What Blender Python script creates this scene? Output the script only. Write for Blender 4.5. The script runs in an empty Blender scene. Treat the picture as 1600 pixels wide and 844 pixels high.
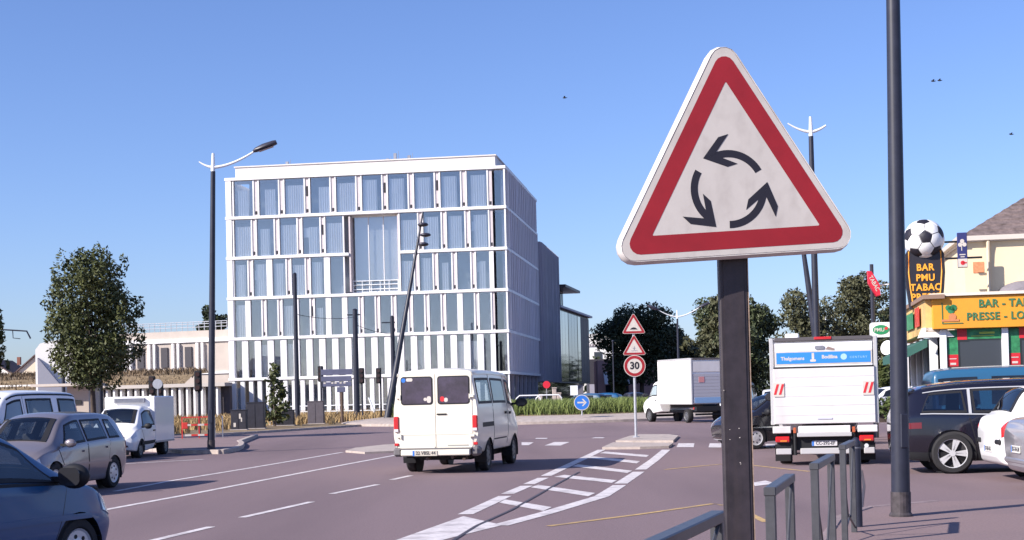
import bpy, bmesh, math, random
import numpy as np
from mathutils import Vector, Matrix
PI = math.pi
R = math.radians
C = bpy.context.scene.collection
SC = bpy.context.scene
# ------------------------------------------------------------------ camera
F = 2222.0; CX, CY = 800.0, 422.0          # focal length and centre of the photograph in its own pixels
ROLL = 0.024; PITCH = math.atan(.018); SHIFT = 154.0; EYE = 1.65
cam = bpy.data.objects.new('camera', bpy.data.cameras.new('camera')); C.objects.link(cam)
CAMROT = Matrix.Rotation(PI/2 + PITCH, 4, 'X') @ Matrix.Rotation(-ROLL, 4, 'Z')
cam.matrix_world = Matrix.Translation((0, 0, EYE)) @ CAMROT
cam.data.sensor_fit = 'HORIZONTAL'; cam.data.sensor_width = 36.0
cam.data.lens = F / 1600.0 * 36.0
cam.data.shift_y = SHIFT / 1600.0
cam.data.clip_start = 0.1; cam.data.clip_end = 6000
SC.camera = cam
# ------------------------------------------------------------------ daylight
SUN_EL, SUN_DIR = R(32), R(31)             # light travels towards +X, turned SUN_DIR towards +Y
w = bpy.data.worlds.new('World'); SC.world = w; w.use_nodes = True
nt = w.node_tree
sky = nt.nodes.new('ShaderNodeTexSky'); sky.sky_type = 'NISHITA'; sky.sun_disc = False
sky.sun_elevation = SUN_EL; sky.sun_rotation = math.atan2(-math.cos(SUN_DIR), -math.sin(SUN_DIR))
sky.altitude = 0; sky.air_density = 1.0; sky.dust_density = 0.6; sky.ozone_density = 2.2
bgn = nt.nodes['Background']; bgn.inputs['Strength'].default_value = 0.10
tint = nt.nodes.new('ShaderNodeMix'); tint.data_type = 'RGBA'; tint.blend_type = 'MULTIPLY'; tint.inputs[0].default_value = 1
tint.inputs[7].default_value = (.62, .70, 1.0, 1)      # the film's violet cast on the whole sky
nt.links.new(sky.outputs['Color'], tint.inputs[6]); nt.links.new(tint.outputs[2], bgn.inputs['Color'])
sun = bpy.data.objects.new('sun', bpy.data.lights.new('sun', 'SUN')); C.objects.link(sun)
sun.data.energy = 4.4; sun.data.angle = R(0.5); sun.data.color = (1.0, .93, .84)
sun.rotation_euler = Vector((math.cos(SUN_EL)*math.cos(SUN_DIR), math.cos(SUN_EL)*math.sin(SUN_DIR), -math.sin(SUN_EL))).to_track_quat('-Z', 'Y').to_euler()
sun.location = (-30, -15, 40)
SC.view_settings.view_transform = 'Standard'; SC.view_settings.look = 'None'
SC.view_settings.exposure = 0.85; SC.view_settings.gamma = 1.0

# ------------------------------------------------------------------ helpers
def ray(px, py):
    return CAMROT.to_3x3() @ Vector(((px-CX)/F, (CY+SHIFT-py)/F, -1))
def G(px, py, z=0.0):                       # where the line of sight meets the ground
    d = ray(px, py); t = (z-EYE)/d.z
    return Vector((d.x*t, d.y*t, z))
def P(px, py, Y):                           # the point of the line of sight at distance Y
    d = ray(px, py); t = Y/d.y
    return Vector((d.x*t, Y, EYE+d.z*t))

MATS = {}
def mat(name, col, rough=.6, metal=0., var=None, bump=None, coat=0., spec=.5, emit=None, var2=None):
    if name in MATS: return MATS[name]
    m = bpy.data.materials.new(name); m.use_nodes = True
    n = m.node_tree.nodes; l = m.node_tree.links; b = n['Principled BSDF']
    b.inputs['Base Color'].default_value = (*col, 1); b.inputs['Roughness'].default_value = rough
    b.inputs['Metallic'].default_value = metal; b.inputs['Coat Weight'].default_value = coat
    b.inputs['Coat Roughness'].default_value = .06
    b.inputs['Specular IOR Level'].default_value = spec
    if emit: b.inputs['Emission Color'].default_value = (*emit[0], 1); b.inputs['Emission Strength'].default_value = emit[1]
    tc = None
    if var or bump:
        tc = n.new('ShaderNodeTexCoord')
    if var:
        nz = n.new('ShaderNodeTexNoise'); nz.inputs['Scale'].default_value = var[0]; nz.inputs['Detail'].default_value = 8; nz.inputs['Roughness'].default_value = .65
        l.new(tc.outputs['Object'], nz.inputs['Vector'])
        rp = n.new('ShaderNodeValToRGB'); a = var[1]
        rp.color_ramp.elements[0].position = .32; rp.color_ramp.elements[1].position = .68
        rp.color_ramp.elements[0].color = (*[c*(1-a) for c in col], 1); rp.color_ramp.elements[1].color = (*[min(1, c*(1+a)) for c in col], 1)
        l.new(nz.outputs['Fac'], rp.inputs['Fac']); out = rp.outputs['Color']
        if var2:                            # a second, coarser or streaky layer: (scale vector, tint colour, amount)
            mp = n.new('ShaderNodeMapping'); mp.inputs['Scale'].default_value = var2[0]
            l.new(tc.outputs['Object'], mp.inputs['Vector'])
            n2 = n.new('ShaderNodeTexNoise'); n2.inputs['Scale'].default_value = 1; n2.inputs['Detail'].default_value = 6
            l.new(mp.outputs['Vector'], n2.inputs['Vector'])
            r2 = n.new('ShaderNodeValToRGB'); r2.color_ramp.elements[0].position = .48; r2.color_ramp.elements[1].position = .75
            r2.color_ramp.elements[0].color = (0, 0, 0, 1); r2.color_ramp.elements[1].color = (var2[2],)*3 + (1,)
            l.new(n2.outputs['Fac'], r2.inputs['Fac'])
            mx = n.new('ShaderNodeMix'); mx.data_type = 'RGBA'
            l.new(r2.outputs['Color'], mx.inputs[0]); l.new(out, mx.inputs[6]); mx.inputs[7].default_value = (*var2[1], 1)
            out = mx.outputs[2]
        l.new(out, b.inputs['Base Color'])
    if bump:
        nb = n.new('ShaderNodeTexNoise'); nb.inputs['Scale'].default_value = bump[0]; nb.inputs['Detail'].default_value = 6
        l.new(tc.outputs['Object'], nb.inputs['Vector'])
        bp = n.new('ShaderNodeBump'); bp.inputs['Strength'].default_value = bump[1]; bp.inputs['Distance'].default_value = .02
        l.new(nb.outputs['Fac'], bp.inputs['Height']); l.new(bp.outputs['Normal'], b.inputs['Normal'])
    MATS[name] = m
    return m
def glass_mat(name, tint, refl=.25, rough=.02):
    if name in MATS: return MATS[name]
    m = bpy.data.materials.new(name); m.use_nodes = True
    n = m.node_tree.nodes; l = m.node_tree.links; n.remove(n['Principled BSDF'])
    t = n.new('ShaderNodeBsdfTransparent'); t.inputs['Color'].default_value = (*tint, 1)
    g = n.new('ShaderNodeBsdfGlossy'); g.inputs['Roughness'].default_value = rough
    lw = n.new('ShaderNodeLayerWeight'); lw.inputs['Blend'].default_value = .35
    ma = n.new('ShaderNodeMath'); ma.operation = 'MULTIPLY_ADD'; ma.inputs[1].default_value = .7; ma.inputs[2].default_value = refl; ma.use_clamp = True
    mx = n.new('ShaderNodeMixShader')
    l.new(lw.outputs['Fresnel'], ma.inputs[0]); l.new(ma.outputs[0], mx.inputs['Fac'])
    l.new(t.outputs[0], mx.inputs[1]); l.new(g.outputs[0], mx.inputs[2]); l.new(mx.outputs[0], n['Material Output'].inputs['Surface'])
    MATS[name] = m
    return m

class MB:                                   # gathers shapes; build() links them as ONE mesh object
    def __init__(s): s.bm = bmesh.new()
    def _mi(s, fs, mi):
        if mi:
            for f in fs: f.material_index = mi
    def box(s, c, d, rz=0., M=None, bev=0., mi=0, seg=1):
        m = Matrix.Translation(c) @ Matrix.Rotation(rz, 4, 'Z') @ Matrix.Diagonal((d[0], d[1], d[2], 1))
        if M is not None: m = M @ m
        r = bmesh.ops.create_cube(s.bm, size=1, matrix=m); vs = r['verts']
        fs = list({f for v in vs for f in v.link_faces}); s._mi(fs, mi)
        if bev:
            es = list({e for v in vs for e in v.link_edges})
            bmesh.ops.bevel(s.bm, geom=es, offset=bev, segments=seg, affect='EDGES', profile=.5, clamp_overlap=True)
        return s
    def cyl(s, p0, p1, r0, r1=None, n=12, mi=0, cap=True, M=None):
        p0, p1 = Vector(p0), Vector(p1)
        if M is not None: p0, p1 = M @ p0, M @ p1
        d = p1-p0; m = Matrix.Translation((p0+p1)/2) @ d.to_track_quat('Z', 'Y').to_matrix().to_4x4()
        r = bmesh.ops.create_cone(s.bm, cap_ends=cap, segments=n, radius1=r0, radius2=r0 if r1 is None else r1, depth=d.length, matrix=m)
        s._mi({f for v in r['verts'] for f in v.link_faces}, mi)
        return s
    def grid(s, rows, mi=0, closed=False, caps=False):
        vr = [[s.bm.verts.new(p) for p in row] for row in rows]; n = len(vr[0]); fs = []
        for a, b in zip(vr, vr[1:]):
            for i in range(n if closed else n-1):
                j = (i+1) % n
                try: fs.append(s.bm.faces.new((a[i], a[j], b[j], b[i])))
                except ValueError: pass
        if caps:
            for row in (vr[0], vr[-1]):
                fs.append(s.bm.faces.new(row))
        s._mi(fs, mi); return s
    def tube(s, pts, r, n=8, mi=0):
        pts = [Vector(p) for p in pts]; rows = []
        for i, p in enumerate(pts):
            t = (pts[min(i+1, len(pts)-1)] - pts[max(i-1, 0)]).normalized()
            q = t.to_track_quat('Z', 'Y'); rr = r[i] if isinstance(r, (list, tuple)) else r
            rows.append([p + q @ Vector((rr*math.cos(a), rr*math.sin(a), 0)) for a in [2*PI*k/n for k in range(n)]])
        return s.grid(rows, mi, True, True)
    def prism(s, poly, z0, z1, M=None, mi=0, top_scale=None):
        M = M or Matrix.Identity(4); n = len(poly)
        a = [s.bm.verts.new(M @ Vector((x, y, z0))) for x, y in poly]
        b = [s.bm.verts.new(M @ Vector((x, y, z1))) for x, y in (top_scale or poly)]
        fs = [s.bm.faces.new(a[::-1]), s.bm.faces.new(b)]
        for i in range(n): fs.append(s.bm.faces.new((a[i], a[(i+1) % n], b[(i+1) % n], b[i])))
        s._mi(fs, mi); return s
    def face(s, pts, mi=0):
        f = s.bm.faces.new([s.bm.verts.new(p) for p in pts]); f.material_index = mi; return s
    def lathe(s, prof, n=20, M=None, mi=0, caps=True):
        M = M or Matrix.Identity(4)
        return s.grid([[M @ Vector((r*math.cos(2*PI*k/n), r*math.sin(2*PI*k/n), z)) for k in range(n)] for r, z in prof], mi, True, caps)
    def sphere(s, c, r, M=None, mi=0, u=12, v=8):
        d = r if isinstance(r, (tuple, list)) else (r, r, r)
        m = Matrix.Translation(c) @ Matrix.Diagonal((*d, 1)); m = M @ m if M is not None else m
        q = bmesh.ops.create_uvsphere(s.bm, u_segments=u, v_segments=v, radius=1, matrix=m)
        s._mi({f for x in q['verts'] for f in x.link_faces}, mi); return s
    def build(s, name, mats, parent=None, smooth=None, kind=None, flip=False):
        bmesh.ops.recalc_face_normals(s.bm, faces=s.bm.faces)
        me = bpy.data.meshes.new(name); s.bm.to_mesh(me); s.bm.free()
        for m in (mats if isinstance(mats, (list, tuple)) else [mats]): me.materials.append(m)
        if smooth is not None:
            me.shade_smooth(); me.set_sharp_from_angle(angle=R(smooth))
        o = bpy.data.objects.new(name, me); C.objects.link(o)
        if parent is not None: o.parent = parent
        if kind: o['kind'] = kind
        return o
def tag(o, label, cat, group=None):
    o['label'] = label; o['category'] = cat
    if group: o['group'] = group
    return o
def thing(name, label, cat, loc=(0, 0, 0), rz=0., group=None):
    o = bpy.data.objects.new(name, None); C.objects.link(o); o.empty_display_size = .3
    o.location = loc; o.rotation_euler = (0, 0, rz)
    return tag(o, label, cat, group)
def share(name, src, parent, loc=(0, 0, 0), rot=(0, 0, 0), scl=None):   # another piece on the same mesh
    o = bpy.data.objects.new(name, src.data); C.objects.link(o); o.parent = parent; o.location = loc; o.rotation_euler = rot
    if scl: o.scale = scl
    return o
def copy_thing(o, loc, rz, label):
    c = o.copy(); C.objects.link(c); c.location = loc; c.rotation_euler = (0, 0, rz); c['label'] = label
    for ch in o.children:
        k = ch.copy(); C.objects.link(k); k.parent = c
        for g in ch.children:
            q = g.copy(); C.objects.link(q); q.parent = k
    return c
def struct(mb, name, m, parent=None):
    return mb.build(name, m, parent, kind=None if parent else 'structure')
def text(name, s, size, m, parent, M, ext=.002, align='CENTER', sx=1., bold=0., spacing=1.):
    cu = bpy.data.curves.new(name, 'FONT'); cu.body = s; cu.size = size; cu.extrude = ext; cu.align_x = align; cu.align_y = 'CENTER'
    cu.offset = bold; cu.space_character = spacing; cu.resolution_u = 3
    t = bpy.data.objects.new(name, cu); C.objects.link(t)
    bpy.context.view_layer.update()
    me = bpy.data.meshes.new_from_object(t.evaluated_get(bpy.context.evaluated_depsgraph_get()))
    bpy.data.objects.remove(t); bpy.data.curves.remove(cu)
    me.transform(M @ Matrix.Diagonal((sx, 1, 1, 1))); me.materials.clear(); me.materials.append(m)
    o = bpy.data.objects.new(name, me); C.objects.link(o)
    if parent is not None: o.parent = parent
    return o
def face_frame(loc, normal, up=(0, 0, 1)):  # matrix whose local XY is a sign face, +Z its normal
    n = Vector(normal).normalized(); u = Vector(up); x = u.cross(n).normalized(); y = n.cross(x)
    m = Matrix((x, y, n)).transposed().to_4x4(); m.translation = Vector(loc); return m
def rrect(w, h, r, n=4):
    pts = []
    for cx, cy, a in ((w/2-r, h/2-r, 0), (-w/2+r, h/2-r, PI/2), (-w/2+r, -h/2+r, PI), (w/2-r, -h/2+r, 1.5*PI)):
        pts += [(cx+r*math.cos(a+PI/2*k/n), cy+r*math.sin(a+PI/2*k/n)) for k in range(n+1)]
    return pts
def rtri(side, r, n=5):                      # rounded triangle standing on its base, centre at the origin
    ins = side/2/math.sqrt(3) - r; pts = []
    for k in range(3):
        a0 = PI/2 + k*2*PI/3; c = (2*ins*math.cos(a0), 2*ins*math.sin(a0))
        pts += [(c[0]+r*math.cos(a0-PI/3+2*PI/3*j/n), c[1]+r*math.sin(a0-PI/3+2*PI/3*j/n)) for j in range(n+1)]
    return pts
def circ(r, n=24): return [(r*math.cos(2*PI*k/n), r*math.sin(2*PI*k/n)) for k in range(n)]

# ------------------------------------------------------------------ materials
ASPH = mat('asphalt', (.186, .130, .139), .9, var=(38, .22), bump=(70, .4), var2=((.30, .035, 1), (.108, .074, .083), .8))
PAVE = mat('pavement_asphalt', (.215, .148, .148), .9, var=(30, .18), bump=(60, .25), var2=((.3, .3, 1), (.12, .095, .105), .5))
PAINT = mat('road_paint', (.62, .57, .57), .7, var=(9, .22), bump=(60, .2), var2=((3, 3, 1), (.27, .23, .24), .75))
YPAINT = mat('yellow_road_paint', (.50, .33, .13), .7, var=(12, .25), var2=((4, 4, 1), (.2, .15, .13), .7))
KERBG = mat('dark_kerb', (.24, .18, .185), .9, var=(4, .2), bump=(30, .3))
KERB = mat('kerb_stone', (.40, .335, .30), .85, var=(4, .2), bump=(30, .3))
CONC = mat('concrete', (.40, .36, .36), .85, var=(1.5, .15), bump=(20, .2))
DRY = mat('dry_grass_soil', (.21, .15, .085), .95, var=(1.2, .35), bump=(10, .5))
DRYG = mat('dry_grass_blades', (.33, .225, .105), .9, var=(.35, .4))
GREEN = mat('green_blades', (.15, .19, .05), .8, var=(.6, .45))
WHITE = mat('white_cladding', (.80, .785, .795), .5, var=(.8, .03), var2=((1.2, 1.2, .12), (.62, .585, .58), .38))
WHITE2 = mat('white_render', (.80, .77, .74), .8, var=(.6, .05))
BEIGE = mat('beige_vent_panel', (.56, .50, .51), .6, var=(2, .1))
ROOFBAND = mat('pale_roof_band', (.66, .62, .60), .8, var=(.5, .05))
SIDECLAD = mat('grey_side_cladding', (.38, .36, .42), .6, var=(.8, .06))
DGLASS = mat('dark_glazing', (.03, .035, .05), .05, spec=.9)
BGLASS = glass_mat('office_glass', (.955, .975, .99), .15)
CURT = mat('curtain_fabric', (.92, .92, .93), .9, var=(1, .05))
INTER = mat('office_interior', (.50, .53, .58), .9)
DARK = mat('dark_interior', (.03, .03, .035), .9)
POLE = mat('dark_blue_pole_paint', (.022, .024, .040), .45, var=(5, .2), spec=.4)
GREYP = mat('grey_steel', (.30, .30, .33), .45, metal=.6, var=(6, .15))
GALV = mat('galvanised_steel', (.45, .46, .50), .45, metal=.5, var=(8, .15))
WPAINT = mat('white_painted_steel', (.78, .79, .80), .45)
BLACKP = mat('black_plastic', (.015, .015, .018), .6, spec=.3)
RUBBER = mat('tyre_rubber', (.018, .017, .019), .85, bump=(80, .2))
RIMM = mat('alloy_rim', (.62, .61, .62), .35, metal=.3)
RIMD = mat('steel_rim', (.16, .16, .17), .5, metal=.6)
TRIM = mat('satin_trim', (.50, .50, .51), .35, metal=.2)
CHROME = mat('chrome', (.6, .6, .6), .15, metal=1)
CGLASS = mat('car_glass', (.014, .017, .022), .05, spec=.55, var=(1.3, .5))
SEEGL = glass_mat('car_window_glass', (.62, .68, .70), .10)
TRIMD = mat('cabin_trim', (.035, .033, .036), .9)
SEAT = mat('seat_cloth', (.075, .07, .078), .95, var=(6, .2))
CGLASS2 = mat('pale_car_glass', (.16, .23, .27), .12, spec=1.0, var=(1.5, .35))
LRED = mat('tail_light_red', (.50, .015, .02), .2, coat=.6)
LORANGE = mat('indicator_orange', (.7, .2, .03), .25)
LCLEAR = mat('headlight_clear', (.6, .62, .65), .1, coat=.8)
SRED = mat('sign_red', (.30, .012, .018), .45, var=(6, .10))
SWHITE = mat('sign_white', (.57, .52, .475), .5, var=(5, .05), var2=((14, 3.5, 9), (.38, .33, .30), .45))
SBLUE = mat('sign_blue', (.03, .16, .55), .4)
SBLACK = mat('sign_black', (.016, .014, .022), .5)
PLATE = mat('number_plate_white', (.60, .58, .55), .5)
PTEXT = mat('plate_text', (.03, .03, .04), .6)
TRUNK = mat('bark', (.075, .055, .045), .95, var=(4, .3), bump=(20, .6))
# ------------------------------------------------------------------ the ground, roads and markings
mb = MB(); mb.face([(-2500, -60, -.06), (2500, -60, -.06), (2500, 4000, -.06), (-2500, 4000, -.06)])
struct(mb, 'ground', mat('far_ground', (.17, .14, .11), .95, var=(.05, .3)))
mb = MB(); mb.face([(-90, -12, 0), (70, -12, 0), (70, 210, 0), (-90, 210, 0)])
road = struct(mb, 'road', ASPH)

def sheet(pts, z=.005, name='road_marking', m=PAINT):
    mb = MB(); mb.face([(p.x, p.y, z) for p in pts]); return mb.build(name, m, road)
def strip(pxs, wid, z=.005, name='lane_line', m=PAINT):
    c = [G(*p) for p in pxs]; L, Rr = [], []
    for i, p in enumerate(c):
        t = (c[min(i+1, len(c)-1)]-c[max(i-1, 0)]).normalized(); nrm = Vector((-t.y, t.x, 0))
        L.append(p+nrm*wid/2); Rr.append(p-nrm*wid/2)
    mb = MB(); mb.grid([[(a.x, a.y, z), (b.x, b.y, z)] for a, b in zip(L, Rr)]); return mb.build(name, m, road)
# dashes and lines of the left carriageway
for a in (((150, 866), (330, 823.5)), ((378, 809), (487, 784.5)), ((518, 772), (590, 757.5)), ((612, 750), (642, 743.5))):
    strip(a, .13)
strip([(100, 809), (175, 795), (300, 772), (430, 747), (540, 726), (618, 711.5)], .14)
strip([(180, 768), (265, 752), (400, 730), (535, 707)], .13)
strip([(140, 728), (230, 723), (318, 718)], .16)
# hatched island between the carriageways
sheet([G(620, 844), G(724, 807), G(785, 821), G(700, 842), G(560, 880), G(470, 898)], .0045, 'hatch_wedge')
for a in (((727, 804), (760, 789), (789, 775.5)), ((793, 772), (823, 759.5)), ((826, 757), (849, 747)), ((853, 744), (900, 722), (940, 703))):
    strip(a, .22, .005, 'hatch_border')
for a in (((780, 821.5), (850, 803), (940, 776), (968, 758.5)), ((970, 756), (998, 737.5)), ((1001, 734), (1022, 719), (1041, 703))):
    strip(a, .24, .005, 'hatch_border')
for q in (((780, 786), (789, 781), (862, 793), (849, 799)), ((829, 762), (841, 758), (930, 771), (919, 776)), ((866, 745.5), (882, 742.5), (964, 751), (956, 755)),
          ((894, 729), (903, 726), (988, 736), (980, 739.5)), ((917, 716), (926, 713.5), (1000, 721), (995, 724.5)), ((937, 708.5), (946, 706), (1014, 711.5), (1010, 714.5))):
    sheet([G(*p) for p in q], .006, 'hatch_stripe')
# yellow kerbside box
for a in (((857, 822.5), (1000, 804), (1114, 787.5), (1130, 790)), ((1172, 804), (1197, 816)), ((1039, 734), (1100, 728), (1128, 725.5), (1172, 727), (1265, 737))):
    strip(a, .1, .005, 'yellow_line', YPAINT)
sheet([G(1174, 755), G(1196, 751.5), (G(1214, 756)), G(1180, 760)], .006, 'road_arrow_patch')
# give-way blocks at the roundabout
for q in (((851, 696.5), (866, 691), (890, 691), (876, 696.5)), ((815, 696), (815, 691.5), (834, 691.5), (826, 696)), ((1057, 699), (1060, 693), (1085, 693), (1084, 699)),
          ((1107, 699.5), (1109, 693), (1127, 693), (1127, 699.5)), ((1196, 700.5), (1196, 694), (1215, 694), (1217, 700.5)), ((924, 685), (930, 683.6), (945, 683.8), (942, 685)), ((836, 686), (838, 684.6), (856, 684.6), (854, 686))):
    sheet([G(*p) for p in q], .006, 'give_way_block')
strip([(1130, 677.5), (1340, 678)], .2)
strip([(1376, 662), (1420, 661), (1500, 659)], .22)
# old trench repairs and cracks in the asphalt
TAR = mat('tar_seam', (.06, .05, .06), .6, var=(4, .2))
strip([(700, 850), (745, 822), (800, 797), (870, 757), (905, 738)], .05, .0085, 'tar_seam', TAR)
strip([(1346, 735), (1350, 760), (1345, 800)], .04, .0045, 'tar_seam', TAR)
def slab(name, pts, h, m, kerb=None, kw=.16, km=None):
    mb = MB(); mb.prism([(p[0], p[1]) for p in pts], -.04, h); o = struct(mb, name, m)
    if kerb:                                # kerb stones as separate pieces along the visible edge
        for a, b in kerb:
            a, b = Vector((*a[:2], 0)), Vector((*b[:2], 0)); n = max(1, int((b-a).length/1.0)); d = (b-a)/n; ang = math.atan2(d.y, d.x)
            for i in range(n):
                c = a+d*(i+.5); k = MB(); k.box((c.x, c.y, h/2-.01), (d.length-.012, kw, h+.05), ang, bev=.015); k.build('kerb_stone', km or KERB, o)
    return o
V2 = lambda *a: [(G(*p).x, G(*p).y) for p in a]
# right pavement under the barriers
rp = [(-.9, -8), (-.25, 2.0), (.25, 4.6), (1.2, 8.3), (2.25, 11.9), (3.35, 15.4), (4.0, 17.6), (4.7, 18.9), (5.8, 19.6), (30, 20.4), (30, -8)]
slab('pavement', rp, .035, PAVE, list(zip(rp[0:8], rp[1:9])), .12, KERBG)
# left pavement round the lamp
lp = V2((378, 697), (376, 701), (366, 705.5), (345, 709.5), (290, 709), (200, 703), (60, 697)) + [(-75, 55), (-75, 68), (-14.6, 66.5), (-11.5, 63.5)] + V2((374, 693.5))
slab('pavement', lp, .12, PAVE, list(zip(lp[-2:] + lp[0:6], [lp[-1]] + lp[0:7])), .2)
# dry verge before the offices
vg = [(-75, 68.3), (-14.6, 67.2), (-12.5, 72), (-10, 79), (-7.4, 86.5), (-5.9, 90), (-2.5, 121), (-5, 124.4), (-27, 128), (-75, 128)]
slab('verge', vg, .10, DRY, [(vg[1], vg[2]), (vg[2], vg[3]), (vg[3], vg[4]), (vg[4], vg[5])], .25)
# pavement before the offices, right part
slab('pavement', [(-2, 112), (2.6, 124), (10, 170), (14, 170), (7, 112)], .1, CONC)
# splitter island with the 30 sign, two pale humps with a crossing between
si = V2((941, 702.5), (958, 694.5), (1052, 695.5), (1045, 700.5), (1000, 702))
slab('traffic_island', si, .07, KERB)
si2 = V2((962, 691.8), (984, 684), (1000, 681.5), (1045, 681.5), (1060, 683.5), (1052, 691.6))
slab('traffic_island', si2, .07, KERB)
slab('traffic_island', V2((540, 707), (555, 702.5), (600, 697.5), (660, 694), (664, 700), (620, 707.5), (570, 709.5)), .06, KERB)
# roundabout
RC = Vector((1.6, 88.5, 0)); RR = 12.2
mb = MB(); mb.lathe([(RR, -.03), (RR, .14), (RR-.3, .20), (RR-2.6, .42), (RR-2.8, .36), (.3, .6)], 96, Matrix.Translation(RC)); 
rb = mb.build('roundabout', [KERB], kind='structure', smooth=30)
mb = MB(); mb.lathe([(RR-2.75, .40), (RR-4, .50), (.3, .70)], 64, Matrix.Translation(RC)); mb.build('soil_bed', DRY, rb)

def blades(name, pts, h, wdt, m, lean=.35, parent=None):
    n = len(pts); rng = np.random.default_rng(len(pts)); a = rng.uniform(0, 2*PI, n); hh = h*rng.uniform(.5, 1.15, n)
    p = np.array(pts); v = np.zeros((n, 5, 3)); dx, dy = np.cos(a)*wdt, np.sin(a)*wdt
    lx, ly = rng.normal(0, lean, n)*hh, rng.normal(0, lean, n)*hh
    v[:, 0] = p-np.c_[dx, dy, dx*0]/2; v[:, 1] = p+np.c_[dx, dy, dx*0]/2
    v[:, 2] = p+np.c_[dx*.35+lx*.4, dy*.35+ly*.4, hh*.65]; v[:, 3] = p+np.c_[-dx*.35+lx*.4, -dy*.35+ly*.4, hh*.65]; v[:, 4] = p+np.c_[lx, ly, hh]
    i = np.arange(n)*5; f = [(k, k+1, k+2, k+3) for k in i] + [(k+3, k+2, k+4) for k in i]
    me = bpy.data.meshes.new(name); me.from_pydata(v.reshape(-1, 3).tolist(), [], f); me.materials.append(m)
    o = bpy.data.objects.new(name, me); C.objects.link(o); o.parent = parent; o['kind'] = 'stuff'; return o
rng = np.random.default_rng(3)
pts = []
for i in range(22000):
    a = rng.uniform(0, 2*PI); r = (RR-3.1)*math.sqrt(rng.uniform(.12, 1)); z = .42
    if r < (RR-3.1)*.93 or rng.random() < .6: pts.append((RC.x+r*math.cos(a), RC.y+r*math.sin(a), z))
tag(blades('ornamental_grass', pts, .85, .055, GREEN, .42), 'tall green grasses filling the centre of the roundabout', 'grass')
pts = []
poly = [Vector((x, y, 0)) for x, y in vg]
def inside(x, y, poly):
    c = False; j = len(poly)-1
    for i in range(len(poly)):
        if (poly[i].y > y) != (poly[j].y > y) and x < (poly[j].x-poly[i].x)*(y-poly[i].y)/(poly[j].y-poly[i].y)+poly[i].x: c = not c
        j = i
    return c
BARE = [((G(a, b).x), G(a, b).y, w_) for a, b, w_ in ((373, 675, .8), (400, 673, .9), (443, 668, 1.0), (493, 665, .8), (535, 664, .4), (312, 676, .5))]
while len(pts) < 21000:
    x, y = rng.uniform(-42, -3), 68+56*rng.random()**1.3
    # the trodden strip by the kerb and the ground before the cabinets stay bare
    if inside(x, y, poly) and inside(x+2.2, y-1.2, poly) and not any(y < cy+.6 and abs(x-cx*y/cy) < w_ for cx, cy, w_ in BARE): pts.append((x, y, .1))
tag(blades('dry_grass', pts, .62, .06, DRYG, .4), 'straw coloured dry grass on the verge before the offices', 'grass')
# ------------------------------------------------------------------ glass office building
A = P(358, 600, 128.5); B = P(796, 560, 125.0); A.z = B.z = 0
OW = (B-A).length; OANG = math.atan2(B.y-A.y, B.x-A.x)
off = thing('office_building', 'six storey glass office block with white fins and floor bands', 'building', (A.x, A.y, .08), OANG)
ZL = [0, 3.62, 7.27, 10.92, 14.57, 18.22, 21.75]; OD = 23.0
rnd = random.Random(11)
mb = MB(); mb.box((OW/2, 1.6+(OD-1.6)/2, ZL[-1]/2), (OW-3.4, OD-1.9, ZL[-1]-.2)); mb.build('core_wall', INTER, off)
mb = MB(); mb.box((.12, OD/2+.3, ZL[-1]/2+1.7), (.24, OD-.9, ZL[-1]-3.6)); mb.build('end_wall', WHITE, off)
for i, z in enumerate(ZL[1:], 1):
    mb = MB(); t = .26
    if i == 4:                              # the two-storey opening runs through this floor
        mb.box(((11.35-.05)/2, 1.2, z-t/2), (11.35+.05, 2.5, t), bev=.015); mb.box(((15.95+OW+.05)/2, 1.2, z-t/2), (OW+.05-15.95, 2.5, t), bev=.015)
    else: mb.box((OW/2, 1.2, z-t/2), (OW+.10, 2.5, t), bev=.015)
    mb.box((OW-.55, OD/2+1.2, z-t/2-.002), (1.25, OD-2.42, t-.02))
    mb.build('floor_band', WHITE, off)
mb = MB(); mb.box((OW/2-.1, OD/2, ZL[-1]+.52), (OW-1.7, OD-1.4, 1.0), bev=.03); mb.box((OW/2-.1, OD/2, ZL[-1]+1.07), (OW-1.5, OD-1.2, .10)); rp_ = mb.build('roof_parapet', ROOFBAND, off)
mb = MB()
for k, (x, h) in enumerate(((5.2, .5), (14.6, .35), (15.3, .8), (16.1, .3), (16.6, .55))):
    mb.box((x, 2.2, ZL[-1]+1.1+h/2), (.25, .25, h)); mb.cyl((x+.3, 2.2, ZL[-1]+1.1), (x+.3, 2.2, ZL[-1]+1.3+h), .02, n=6)
mb.build('roof_vent', GREYP, off)
BIG = (11.35, 15.95)                          # the two-storey opening
def pleat(wd, h, seed):
    r = random.Random(seed); mb = MB(); x = 0; rows = []; n = int(wd/.07)
    for k in range(n+1): rows.append([(x+k*.07, .05*math.sin(k*2.1+r.random()), 0), (x+k*.07, .05*math.sin(k*2.1+r.random()*.5), h)])
    mb.grid(rows); return mb
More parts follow.
